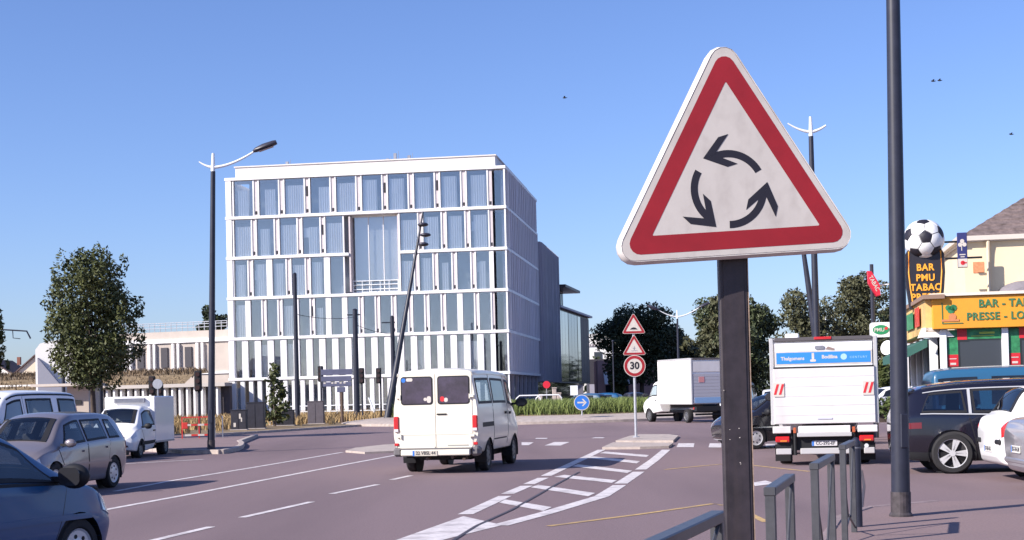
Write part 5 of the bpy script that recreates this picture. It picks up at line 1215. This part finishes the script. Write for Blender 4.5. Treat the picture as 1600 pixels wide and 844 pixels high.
hd = LANE-R(11); hv = Vector((math.cos(hd), math.sin(hd)))
front = P(113, 750, 12.9); nv = Vector((-hv.y, hv.x)); c = Vector((front.x, front.y))-hv*.92+nv*.98
bc_ = vehicle('blue_car', 'dark blue small car cut off at the lower left corner of the picture', 'car', c, hd, sh, BLUE, (-1.18, 1.20), .30, 1.46, seats=((.05, .36, .48), (.05, -.36, .48), (-.8, 0, 1.2)),
    panes=panes_side([(3.2, 4.55, 4.5, 3.3, 3.10, 3.80), (4.72, 6.75, 6.2, 4.7, 3.08, 3.84)]) + [('windscreen', ((6.02, 4.15), (6.93, 4.15), (6.93, 5.85), (6.02, 5.85)), CGLASS), ('rear_window', ((1.35, 4.15), (2.6, 4.15), (2.6, 5.85), (1.35, 5.85)), CGLASS)],
    doors=[(quadV(4.66, 6.9, 1.35, 3.03, s), (4.85, 2.7 if s < 0 else 7.3, .2, BLUE)) for s in (-1, 1)] + [(quadV(3.5, 4.6, 1.35, 3.03, s), (3.6, 2.72 if s < 0 else 7.28, .16, BLUE)) for s in (-1, 1)],
    lights=both('headlight', 8.3, 9.3, 2.35, 2.95, LCLEAR) + both('tail_light', .6, 1.6, 2.6, 3.6, LRED), trims=both('rub_strip', 3.6, 7.6, 2.10, 2.24, BLUE, .016) + both('window_sill_trim', 3.2, 6.9, 3.0, 3.06, BLACKP, .010))
mirror_pair(bc_, .92, .84, 1.00, BLACKP, 1.35)
# --- white refrigerated pickup
CW = mat('clean_white_paint', (.80, .79, .79), .3, coat=.5, var=(1, .02))
cab = [(-.35, .40, .6, .55, .80, .95, .80, 1.50, .66, .04), (-.2, .30, .78, .55, .84, .98, .84, 1.62, .66, .05), (.35, .22, .80, .55, .85, .97, .84, 1.66, .64, .06), (.70, .20, .80, .55, .85, .95, .83, 1.55, .62, .06), (1.28, .20, .80, .55, .85, .93, .81, 1.08, .68, .05), (1.62, .22, .78, .55, .84, .88, .78, .95, .62, .05), (1.88, .26, .70, .52, .78, .72, .70, .78, .52, .03), (2.0, .32, .48, .50, .58, .60, .54, .64, .4, .02)]
sh = Shell(cab)
q = G(205, 716); hd = R(-90)-R(3.0)
fc = vehicle('refrigerated_pickup', 'white pickup with a white refrigerated box body facing the camera', 'pickup', (q.x-.40, q.y+1.25), hd, sh, CW, (-1.5, 1.25), .29, 1.42, rim=RIMD, seats=((.35, .36, .48), (.35, -.36, .48)),
    panes=panes_side([(1.1, 3.62, 3.1, 1.3, 3.08, 3.82)]) + [('windscreen', ((3.06, 4.12), (3.94, 4.12), (3.94, 5.88), (3.06, 5.88)))],
    doors=[(quadV(1.0, 3.75, 1.35, 3.04, s), (1.2, 2.72 if s < 0 else 7.28, .3, BLACKP)) for s in (-1, 1)],
    lights=both('headlight', 5.15, 6.2, 2.5, 2.98, LCLEAR), trims=both('rub_strip', 1.0, 3.9, 1.62, 1.95, BLACKP, .014) + [('front_bumper', ((6.55, 1.35), (6.95, 1.35), (6.95, 8.65), (6.55, 8.65)), BLACKP, .02)])
MB().box((-1.25, 0, 1.22), (2.15, 1.72, 1.55), bev=.03).build('box_body', CW, fc); MB().box((-1.0, 0, .43), (2.1, 1.0, .14)).build('chassis', BLACKP, fc)
for sg in (-1, 1):
    MB().box((-1.25, sg*.862, .47), (2.1, .02, .06)).build('lower_rail', GREYP, fc); MB().box((-1.5, sg*.70, .60), (.72, .26, .04)).build('mudguard', BLACKP, fc)
MB().box((-.12, 0, 1.86), (.14, 1.05, .16), bev=.02).build('cooling_unit', mat('unit_grey', (.42, .42, .44), .6), fc)
fc.scale = (.93, .93, .93)
mb = MB()
for k in range(8): mb.box((-.045, 0, 1.80+k*.018), (.012, .95, .008))
mb.build('cooling_grille', GREYP, fc); mirror_pair(fc, 1.05, .86, 1.02, BLACKP, 1.1); plate(fc, FRONTM(2.01, 0, .45), 'AK-203-QV')
MB().box((1.05, .3, 1.20), (.02, .6, .02)).build('wiper', BLACKP, fc)
# --- white minibus behind
mbus = [(-2.3, .45, .70, .75, .82, 1.1, .82, 1.78, .66, .0), (-2.22, .30, .84, .70, .92, 1.14, .91, 1.95, .74, .03), (-1.8, .26, .86, .70, .94, 1.14, .92, 2.0, .74, .06), (-.5, .26, .86, .70, .94, 1.14, .92, 2.02, .74, .06), (.4, .26, .86, .70, .94, 1.13, .92, 2.0, .73, .06), (.85, .26, .86, .70, .94, 1.10, .91, 1.88, .71, .06), (1.55, .26, .86, .70, .93, 1.05, .88, 1.22, .74, .05), (1.98, .28, .82, .68, .90, .95, .84, 1.02, .66, .04), (2.2, .32, .7, .62, .8, .78, .74, .84, .54, .02), (2.3, .4, .5, .6, .6, .7, .6, .74, .44, .0)]
sh = Shell(mbus)
c = P(48, 700, 38.5)
mv = vehicle('minibus', 'white minibus with three side windows behind the silver people carrier', 'minibus', (c.x-.85, 38.8), LANE+PI+R(-7), sh, CW, (-1.35, 1.4), .33, 1.62, rim=RIMD, seats=((.55, .42, .5), (.55, -.42, .5), (-.5, 0, 1.4)),
    panes=panes_side([(1.2, 2.42, 2.4, 1.25, 3.10, 3.80), (2.58, 3.62, 3.6, 2.6, 3.10, 3.80), (3.85, 5.55, 5.05, 3.85, 3.08, 3.80)]) + [('windscreen', ((5.08, 4.14), (5.93, 4.14), (5.93, 5.86), (5.08, 5.86))), ('rear_window', ((.3, 4.2), (.9, 4.2), (.9, 5.8), (.3, 5.8)))],
    doors=[(quadV(3.75, 5.7, 1.35, 3.9, s), (3.9, 2.7 if s < 0 else 7.3, .2, BLACKP)) for s in (-1, 1)], lights=both('headlight', 7.1, 8.1, 2.4, 2.95, LCLEAR) + both('tail_light', .4, .95, 2.5, 3.6, LRED), trims=both('roof_line', .8, 5.0, 3.9, 3.96, BLACKP, .008))
mirror_pair(mv, 1.25, .92, 1.2, BLACKP, 1.3)
# --- dark crossover at the right
NAVY = mat('blue_black_paint', (.010, .009, .018), .22, metal=.2, coat=1.)
esp = [(-2.38, .42, .55, .62, .72, .92, .74, 1.05, .66, .0), (-2.30, .30, .74, .62, .86, 1.02, .86, 1.22, .72, .02), (-2.14, .25, .84, .60, .92, 1.06, .90, 1.46, .70, .03), (-1.86, .23, .86, .60, .93, 1.07, .91, 1.57, .68, .05), (-1.0, .22, .86, .60, .94, 1.04, .91, 1.65, .66, .06), (0, .22, .86, .60, .94, 1.01, .91, 1.67, .66, .06), (.5, .22, .86, .60, .94, 1.0, .90, 1.60, .66, .06), (1.35, .22, .86, .60, .94, .97, .88, 1.10, .74, .05), (1.85, .24, .84, .58, .92, .90, .85, .97, .68, .04), (2.2, .28, .72, .55, .84, .74, .76, .80, .56, .02), (2.38, .34, .5, .52, .62, .62, .58, .66, .42, .0)]
sh = Shell(esp)
q = G(1499, 740); hd = R(-8); hv = Vector((math.cos(hd), math.sin(hd))); c = Vector((q.x, q.y+.86))+hv*1.42
ec = vehicle('crossover', 'glossy blue black crossover with chrome window line and ten spoke alloy wheels', 'car', c, hd, sh, NAVY, (-1.42, 1.45), .37, 1.66, spokes=5, wd=.23, rr=.74, seats=((.3, .4, .52), (.3, -.4, .52), (-.65, 0, 1.4)),
    panes=panes_side([(2.75, 3.86, 3.8, 3.15, 3.10, 3.78), (3.98, 4.92, 4.9, 3.95, 3.10, 3.82), (5.06, 6.65, 6.1, 5.03, 3.10, 3.82)]) + [('windscreen', ((6.05, 4.15), (6.93, 4.15), (6.93, 5.85), (6.05, 5.85))), ('rear_window', ((1.25, 4.15), (2.55, 4.15), (2.55, 5.85), (1.25, 5.85)))],
    doors=[(quadV(4.98, 6.85, 1.3, 3.02, s), (5.15, 2.7 if s < 0 else 7.3, .2, NAVY)) for s in (-1, 1)] + [(quadV(3.9, 4.92, 1.3, 3.02, s), (4.0, 2.72 if s < 0 else 7.28, .16, NAVY)) for s in (-1, 1)],
    lights=both('headlight', 8.4, 9.3, 2.4, 2.95, LCLEAR) + both('tail_light', .55, 2.75, 2.50, 2.74, DRED), trims=both('chrome_line', 2.7, 6.7, 3.04, 3.075, TRIM, .016) + both('roof_rail', 2.9, 5.9, 4.02, 4.10, CHROME, .03) + both('window_line', 2.9, 5.9, 3.82, 3.85, TRIM, .016)
      + both('sill_cladding', 1.0, 8.6, 1.02, 1.45, BLACKP, .012) + both('chrome_exhaust', .5, 1.2, 1.15, 1.4, CHROME, .02) + both('bumper_reflector', .9, 1.5, 1.45, 1.6, LRED, .016))
sh.patch(quadV(3.89, 3.94, 3.08, 3.83, -1), .018).build('chrome_pillar', TRIM, ec)
MB().box((-2.12, 0, 1.50), (.34, 1.36, .035), bev=.012).build('roof_spoiler', NAVY, ec); mirror_pair(ec, 1.1, .94, 1.12, NAVY)
# --- white hatchback and silver saloon parked beside it
wh = [(-2.1, .38, .55, .58, .70, .78, .72, .84, .66, .0), (-2.03, .28, .74, .56, .84, .90, .83, .98, .72, .02), (-1.88, .23, .80, .56, .87, .98, .86, 1.06, .72, .03), (-1.54, .20, .82, .56, .88, .99, .87, 1.42, .60, .05), (-.8, .20, .83, .56, .88, .97, .86, 1.47, .58, .06), (0, .20, .83, .56, .88, .95, .86, 1.46, .57, .06), (.5, .20, .83, .56, .88, .93, .85, 1.36, .57, .06), (1.2, .20, .83, .56, .88, .90, .82, 1.0, .68, .05), (1.7, .21, .80, .55, .87, .82, .78, .87, .62, .04), (1.98, .26, .68, .52, .78, .68, .7, .72, .5, .02), (2.1, .32, .48, .5, .58, .58, .54, .62, .4, .0)]
sh = Shell(wh)
hd = R(-5); hv = Vector((math.cos(hd), math.sin(hd))); nv = Vector((-hv.y, hv.x))
c = Vector((8.08, 24.25))+hv*2.1
wc = vehicle('hatchback', 'white hatchback with sloping tail parked between the crossover and the silver car', 'car', c, hd, sh, CW, (-1.26, 1.28), .31, 1.52, seats=((.2, .36, .5), (.2, -.36, .5), (-.65, 0, 1.25)),
    panes=panes_side([(3.05, 3.75, 3.7, 3.3, 3.1, 3.8), (3.9, 4.9, 4.85, 3.9, 3.1, 3.8), (5.02, 6.6, 6.05, 5.0, 3.1, 3.8)]) + [('windscreen', ((6.05, 4.15), (6.93, 4.15), (6.93, 5.85), (6.05, 5.85))), ('rear_window', ((2.06, 4.12), (2.93, 4.16), (2.93, 5.84), (2.06, 5.88)), CGLASS2)],
    doors=[(quadV(4.95, 6.85, 1.35, 3.03, s), (5.1, 2.7 if s < 0 else 7.3, .2, CW)) for s in (-1, 1)], lights=both('headlight', 8.4, 9.3, 2.4, 2.95, LCLEAR) + both('tail_light', .5, 1.55, 2.45, 3.02, LRED))
plate(wc, REARM(-2.1, 0, .50), 'DF-581-GK', (.48, .10)); [MB().box((-2.06, sg*.62, .62), (.12, .3, .12), bev=.04).build('bumper_insert', BLACKP, wc) for sg in (-1, 1)]
wc.scale = (1, 1, 1.06)
MB().prism(circ(.05, 14), 0, .012, REARM(-2.035, 0, .86)).build('tail_badge', GREYP, wc)
SIL2 = mat('silver_grey_paint', (.34, .33, .36), .28, metal=.4, coat=.7)
sal = [(-2.25, .36, .55, .58, .72, .80, .74, .92, .66, .0), (-2.17, .28, .76, .56, .85, .92, .84, 1.04, .72, .02), (-2.0, .23, .82, .56, .88, .97, .86, 1.10, .70, .03), (-1.55, .20, .83, .56, .89, .98, .87, 1.16, .68, .04), (-.85, .20, .83, .56, .89, .97, .87, 1.44, .58, .06), (0, .20, .83, .56, .89, .95, .86, 1.46, .57, .06), (.5, .20, .83, .56, .89, .93, .85, 1.36, .57, .06), (1.25, .20, .83, .56, .89, .90, .82, 1.0, .68, .05), (1.8, .21, .80, .55, .87, .82, .78, .87, .62, .04), (2.1, .26, .68, .52, .78, .68, .7, .72, .5, .02), (2.25, .32, .48, .5, .58, .58, .54, .62, .4, .0)]
sh = Shell(sal)
c = Vector((7.68, 21.75))+hv*2.25
sl = vehicle('saloon', 'silver grey car cut off by the right edge of the picture', 'car', c, hd, sh, SIL2, (-1.35, 1.38), .31, 1.54, seats=((.2, .36, .5), (.2, -.36, .5), (-.65, 0, 1.25)),
    panes=panes_side([(3.4, 3.95, 3.9, 3.7, 3.1, 3.8), (4.05, 4.9, 4.85, 4.05, 3.1, 3.8), (5.02, 6.6, 6.05, 5.0, 3.1, 3.8)]) + [('windscreen', ((6.05, 4.15), (6.93, 4.15), (6.93, 5.85), (6.05, 5.85))), ('rear_window', ((3.05, 4.14), (3.93, 4.16), (3.93, 5.84), (3.05, 5.86)), CGLASS2)],
    doors=[(quadV(4.95, 6.85, 1.35, 3.03, s), (5.1, 2.7 if s < 0 else 7.3, .2, SIL2)) for s in (-1, 1)], lights=both('headlight', 8.4, 9.3, 2.4, 2.95, LCLEAR) + both('tail_light', .5, 1.5, 2.5, 3.0, LRED))
plate(sl, REARM(-2.26, 0, .62), 'BX-764-LM', (.5, .11)); MB().box((-2.2, 0, .44), (.14, 1.45, .12), bev=.04).build('bumper', SIL2, sl)
# --- black car behind the brown post
q = G(1190, 702); hd = R(198); hv = Vector((math.cos(hd), math.sin(hd))); nv = Vector((-hv.y, hv.x)); c = Vector((q.x-.22, q.y))-nv*.84-hv*1.3
sh = Shell(hat)
bk = vehicle('black_car', 'black car crossing behind the brown sign post with its nose to the left', 'car', c, hd, sh, mat('black_paint', (.012, .011, .015), .25, coat=1.), (-1.18, 1.20), .30, 1.46, seats=((.05, .36, .48), (.05, -.36, .48), (-.8, 0, 1.2)),
    panes=panes_side([(3.2, 4.55, 4.5, 3.3, 3.10, 3.80), (4.72, 6.75, 6.2, 4.7, 3.08, 3.84)]) + [('windscreen', ((6.02, 4.15), (6.93, 4.15), (6.93, 5.85), (6.02, 5.85))), ('rear_window', ((1.35, 4.15), (2.6, 4.15), (2.6, 5.85), (1.35, 5.85)))],
    doors=[(quadV(4.66, 6.9, 1.35, 3.03, s), (4.85, 2.7 if s < 0 else 7.3, .2, BLACKP)) for s in (-1, 1)], lights=both('headlight', 8.2, 9.4, 2.4, 2.98, LCLEAR) + both('tail_light', .6, 1.6, 2.6, 3.6, LRED), trims=both('rub_strip', 3.6, 7.4, 2.05, 2.14, CHROME, .014))
mirror_pair(bk, .92, .84, 1.00, BLACKP, 1.2)
# --- blue van before the bar, and small far cars
TEALV = mat('teal_blue_paint', (.022, .10, .20), .35, coat=.6)
sh = Shell(mbus)
c = P(1545, 600, 31.5)
tv = vehicle('blue_van', 'teal blue van roof showing behind the crossover before the bar', 'van', (c.x+.9, 31.2), R(-8), sh, TEALV, (-1.35, 1.4), .33, 1.62, rim=RIMD, wells=False,
    panes=panes_side([(1.2, 2.42, 2.4, 1.25, 3.10, 3.80), (2.58, 3.62, 3.6, 2.6, 3.10, 3.80), (3.85, 5.55, 5.05, 3.85, 3.08, 3.80)]) + [('windscreen', ((5.08, 4.14), (5.93, 4.14), (5.93, 5.86), (5.08, 5.86)))], trims=[('roof_strip', ((2.0, 4.5), (3.2, 4.5), (3.2, 4.56), (2.0, 4.56)), SWHITE, .01)])
tv.scale = (1, 1, .97)
def small_car(px, Y, hd, paint, label, shp):
    c = P(px, 640, Y); return vehicle('parked_car', label, 'car', (c.x, Y), hd, Shell(shp), paint, (-1.18, 1.20), .30, 1.46, wells=False, group='far cars beyond the roundabout',
        panes=panes_side([(3.2, 4.55, 4.5, 3.3, 3.10, 3.80), (4.72, 6.75, 6.2, 4.7, 3.08, 3.84)]) + [('windscreen', ((6.02, 4.15), (6.93, 4.15), (6.93, 5.85), (6.02, 5.85))), ('rear_window', ((1.35, 4.15), (2.6, 4.15), (2.6, 5.85), (1.35, 5.85)))], lights=both('headlight', 8.2, 9.4, 2.4, 2.98, LCLEAR) + both('tail_light', .6, 1.6, 2.6, 3.6, LRED))
small_car(912, 110, R(150), mat('far_blue_paint', (.03, .08, .15), .3, coat=.6), 'blue car half hidden behind the round blue arrow sign', hat)
small_car(938, 116, R(160), BLUE, 'dark blue car just right of the round blue arrow sign', hat)
small_car(988, 112, R(100), mat('far_dark_paint', (.03, .03, .045), .3, coat=.6), 'dark car behind the grey post of the 30 sign', hat)
small_car(1207, 92, R(260), CW, 'small white car in the gap left of the box lorry', hat)
small_car(1388, 88, R(200), CW, 'small white car in the gap between box lorry and lamp post', hat)
c = P(1154, 640, 82); sh = Shell(mbus)
gv = vehicle('grey_van', 'grey van peeping out right of the brown sign post', 'van', (c.x, 82), R(-104), sh, mat('grey_brown_paint', (.16, .13, .13), .35, coat=.5), (-1.35, 1.4), .33, 1.62, rim=RIMD, wells=False,
    panes=panes_side([(1.2, 2.42, 2.4, 1.25, 3.10, 3.80), (2.58, 3.62, 3.6, 2.6, 3.10, 3.80), (3.85, 5.55, 5.05, 3.85, 3.08, 3.80)]) + [('windscreen', ((5.08, 4.14), (5.93, 4.14), (5.93, 5.86), (5.08, 5.86)))], lights=both('headlight', 7.1, 8.1, 2.4, 2.95, LCLEAR) + both('tail_light', .4, .95, 2.5, 3.6, LRED))
# ------------------------------------------------------------------ trees and shrubs
def leaf_mat(name, a, b, sc=.55):
    m = bpy.data.materials.new(name); m.use_nodes = True; n = m.node_tree.nodes; l = m.node_tree.links; bs = n['Principled BSDF']
    tc = n.new('ShaderNodeTexCoord'); nz = n.new('ShaderNodeTexNoise'); nz.inputs['Scale'].default_value = sc; nz.inputs['Detail'].default_value = 10; nz.inputs['Roughness'].default_value = .8
    rp = n.new('ShaderNodeValToRGB'); rp.color_ramp.elements[0].position = .35; rp.color_ramp.elements[1].position = .66; rp.color_ramp.elements[0].color = (*a, 1); rp.color_ramp.elements[1].color = (*b, 1)
    l.new(tc.outputs['Object'], nz.inputs['Vector']); l.new(nz.outputs['Fac'], rp.inputs['Fac']); l.new(rp.outputs['Color'], bs.inputs['Base Color'])
    bs.inputs['Roughness'].default_value = .6; bs.inputs['Specular IOR Level'].default_value = .35; return m
def foliage(name, clumps, n, size, m, parent, seed, up=.3):
    # clumps: (centre, radii, weight); leaves are small bent quads set through each clump's volume, thicker towards its skin
    g = np.random.default_rng(seed); ws = np.array([c[2] for c in clumps]); idx = g.choice(len(clumps), n, p=ws/ws.sum())
    d = g.normal(0, 1, (n, 3)); d /= np.linalg.norm(d, axis=1)[:, None]; rr = g.uniform(.25, 1, n)**.45
    ctr = np.array([c[0] for c in clumps])[idx]; rad = np.array([c[1] for c in clumps])[idx]; p = ctr+d*rad*rr[:, None]
    nr = d*.6+g.normal(0, .7, (n, 3))+[0, 0, up]; nr /= np.linalg.norm(nr, axis=1)[:, None]
    t = np.cross(nr, g.normal(0, 1, (n, 3))); t /= np.linalg.norm(t, axis=1)[:, None]; b = np.cross(nr, t)
    s = (size*g.uniform(.5, 1.3, n))[:, None]; v = np.stack([p-t*s, p+b*s*.45-nr*s*.12, p+t*s, p-b*s*.45-nr*s*.12], 1).reshape(-1, 3)
    me = bpy.data.meshes.new(name); me.vertices.add(4*n); me.vertices.foreach_set('co', v.astype(np.float32).ravel()); me.loops.add(4*n); me.loops.foreach_set('vertex_index', np.arange(4*n, dtype=np.int32))
    me.polygons.add(n); me.polygons.foreach_set('loop_start', np.arange(0, 4*n, 4, dtype=np.int32)); me.update(calc_edges=True); me.validate()
    me.materials.append(m); o = bpy.data.objects.new(name, me); C.objects.link(o); o.parent = parent; return o
def limbs(root, h, r, tips, m=TRUNK, fork=.35, seed=1):
    g = random.Random(seed); mb = MB(); mb.tube([(0, 0, 0), (g.uniform(-.05, .05)*h*.3, g.uniform(-.05, .05)*h*.3, h*.4), (0, 0, h)], [r*1.25, r*.9, r*.35], 10)
    for t in tips:
        t = Vector(t); z0 = h*g.uniform(fork, .8); z0 = min(z0, max(t.z-.2, h*fork)); a = Vector((0, 0, z0)); mid = a.lerp(t, .5)+Vector((0, 0, -.06*(t-a).length)); mb.tube([a, mid, t], [r*.45, r*.28, r*.08], 6)
    return mb.build('trunk', m, root, smooth=50)
def ell_clumps(c, rad, n, k, seed, shell=.72, jit=.25, flat=1.):
    g = random.Random(seed); out = []
    for i in range(n):
        while True:
            d = Vector((g.gauss(0, 1), g.gauss(0, 1), g.gauss(0, 1)))
            if d.length > .2: break
        d.normalize(); t = shell*g.uniform(1-jit, 1+jit*.6)*(1 if g.random() < .75 else .45); s = k*g.uniform(.65, 1.3)
        out.append((Vector((c[0]+d.x*rad[0]*t, c[1]+d.y*rad[1]*t, c[2]+d.z*rad[2]*t)), (s, s, s*.8*flat), s*s))
    return out
L1 = leaf_mat('oak_leaves', (.024, .036, .012), (.108, .115, .034)); L2 = leaf_mat('dark_leaves', (.012, .021, .011), (.050, .066, .028)); L3 = leaf_mat('conifer_needles', (.020, .032, .014), (.075, .090, .035), .35); L4 = leaf_mat('pale_leaves', (.030, .038, .020), (.12, .115, .055), .5)
def tree(name, label, px, Y, top, wpx, bottom, m, n, size, seed, ncl=36, shape='round', grp='trees around the crossroads', clump=.26):
    p = P(px, 640, Y); s = Y/F; zt, zb = P(px, top, Y).z, P(px, bottom, Y).z; rw = wpx*s/2; root = thing(name, label, 'tree', (p.x, p.y, 0), 0, grp)
    c = (0, 0, (zt+zb)/2); rad = (rw, rw, (zt-zb)/2); cl = []
    if shape == 'round':
        cl = ell_clumps(c, rad, ncl, clump*2*rw*.62, seed); cl.append((Vector(c), (rw*.6, rw*.6, rad[2]*.65), rw*rw*.6))
    elif shape == 'egg':
        g = random.Random(seed)
        for i in range(ncl):
            t = g.random(); z = zb+(zt-zb)*t; w = rw*min(1, (t+.16)/.34)*max(0, 1-(max(0, t-.42)/.62)**2.0)**.55; a = g.uniform(0, 2*PI); k = clump*rw*g.uniform(.7, 1.25); rr = max(0, w-k*.75)*g.uniform(.55, 1)
            cl.append((Vector((rr*math.cos(a), rr*math.sin(a), z)), (k, k, k*1.05), k*k))
        cl.append((Vector((0, 0, zb+(zt-zb)*.42)), (rw*.62, rw*.62, (zt-zb)*.33), rw*rw*.9))
        for i in range(26):                  # loose leading shoots that break the outline
            t = g.uniform(.05, .97); w = rw*min(1, (t+.16)/.34)*max(0, 1-(max(0, t-.42)/.62)**2.0)**.55; a = g.uniform(0, 2*PI)
            cl.append((Vector((w*.97*math.cos(a), w*.97*math.sin(a), zb+(zt-zb)*t+.1*rw)), (.11*rw, .11*rw, .26*rw), .035*rw*rw))
        cl.append((Vector((.14*rw, 0, zt-.1)), (.14*rw, .14*rw, .3*rw), .05*rw*rw))
    elif shape == 'cone':
        g = random.Random(seed)
        for i in range(ncl):
            t = i/ncl; z = zb+(zt-zb)*t; w = rw*(1-t)**.8*g.uniform(.7, 1.05)+.15; a = g.uniform(0, 2*PI); k = clump*rw*(1.1-t*.6)
            cl.append((Vector((w*.75*math.cos(a), w*.75*math.sin(a), z)), (k, k, k*.55), k*k)); cl.append((Vector((w*.3*math.cos(a+2), w*.3*math.sin(a+2), z)), (k*.8, k*.8, k*.7), k*k*.6))
    foliage('crown', cl, n, size, m, root, seed)
    tips = [q[0] for q in cl[:14]]; limbs(root, zb+(zt-zb)*.6, max(.08, rw*.055), tips, seed=seed); return root
tree('round_tree', 'dense dark egg shaped tree on a short trunk behind the white pickup', 147, 60, 396, 152, 592, L1, 19000, .098, 21, 74, 'egg', clump=.32)
tree('edge_tree', 'dark tree just entering the picture at the left edge', -28, 62, 470, 78, 600, L1, 4500, .13, 22, 40, 'egg', clump=.32)
tree('broad_tree', 'broad black green tree behind the 30 sign', 1003, 150, 454, 134, 610, L2, 19000, .22, 23, 46, clump=.3)
tree('low_tree', 'lower olive tree between the black green tree and the conifer', 1072, 165, 512, 80, 600, L4, 4500, .36, 24, 30)
tree('conifer', 'tall spreading conifer behind the brown sign post', 1158, 120, 438, 150, 634, L3, 20000, .19, 25, 70, clump=.24)
tree('small_conifer', 'lighter feathery conifer left of the brown sign post', 1122, 118, 462, 96, 612, L4, 4500, .24, 26, 34, 'cone', clump=.34)
tree('sparse_tree', 'sparse tree with sky showing through left of the leaning post', 1266, 135, 422, 104, 600, L4, 6000, .21, 27, 34, clump=.27)
tree('tall_tree', 'tall broad grey green tree behind the red lozenge sign', 1348, 140, 416, 126, 600, L4, 13000, .20, 28, 46, clump=.27)
tree('far_tree', 'small tree behind the tall broad one at the lamp post', 1392, 150, 470, 54, 600, L2, 2600, .3, 29, 24)
tree('filler_tree', 'low dark tree behind the box lorry', 1300, 160, 520, 120, 610, L2, 5000, .36, 30, 30)
tree('umbrella_pine', 'dark flat crowned pine over the roof of the low white building', 334, 175, 478, 54, 540, L2, 2600, .30, 31, 16, clump=.3)
tree('young_tree', 'thin young tree between the dark cabinets', 429, 83, 566, 52, 655, L1, 900, .16, 32, 26, 'cone', clump=.4)
tree('green_tree', 'mid green tree seen in the gap between the box lorry and the lamp post', 1384, 105, 556, 36, 622, leaf_mat('mid_green_leaves', (.03, .045, .012), (.11, .12, .03)), 2200, .24, 33, 22)
tree('street_tree', 'small green tree beside the pink shop', 968, 150, 585, 34, 630, leaf_mat('olive_leaves', (.03, .04, .012), (.10, .10, .03)), 1500, .24, 34, 16)
def hedge(px0, px1, Y, h, label, seed):
    a, b = P(px0, 600, Y), P(px1, 600, Y); r = thing('hedge', label, 'hedge', ((a.x+b.x)/2, Y, 0)); L = b.x-a.x; n = max(3, int(L/.7))
    cl = [(Vector((-L/2+L*(i+.5)/n, 0, h*.5+(.08*h if i % 2 else 0))), (.65, .6, h*.5), 1) for i in range(n)]; foliage('leaves', cl, int(260*n*h/1.2), .14, MATS['green_leaf'], r, seed); MB().box((0, 0, h*.3), (L*.95, .5, h*.6)).build('stems', TRUNK, r)
MATS['green_leaf'] = leaf_mat('green_leaf', (.03, .05, .012), (.11, .14, .035))
hedge(1360, 1440, 64, 1.15, 'clipped green hedge right of the box lorry', 41)
hedge(1130, 1260, 120, 1.5, 'long low hedge beyond the roundabout exit', 42)
# distant dark woodland belt closing the street
g = random.Random(8); cl = []
for i in range(60): x = g.uniform(12, 75); cl.append((Vector((x, 225+g.uniform(-4, 8), g.uniform(1, 6))), (4, 3, 3.2), 12))
o = foliage('far_wood', cl, 9000, .5, L2, None, 77); o['kind'] = 'stuff'; tag(o, 'far dark belt of trees closing the view behind the lorries', 'wood')
# ------------------------------------------------------------------ birds
for px, py, Y, l in ((1458, 127, 90, 'left bird of a pair in the sky right of the lamp post'), (1468, 126, 92, 'right bird of a pair in the sky right of the lamp post'), (1580, 210, 95, 'bird flying alone by the right edge of the sky'), (882, 153, 95, 'pale bird above the roof in the clear sky')):
    p = P(px, py, Y); b = thing('bird', l, 'bird', tuple(p), 0, 'birds in the sky'); BM = mat('bird_dark', (.03, .03, .04), .8)
    MB().sphere((0, 0, 0), (.13, .05, .045), u=10, v=6).cyl((.1, 0, 0), (.19, 0, .02), .03, .01, 6).build('body', BM, b)
    for sg in (-1, 1): MB().grid([[(.05, 0, .02), (.05, sg*.14, .10), (.0, sg*.30, .06)], [(-.06, 0, .02), (-.05, sg*.14, .09), (-.06, sg*.30, .05)]]).build('wing', BM, b)
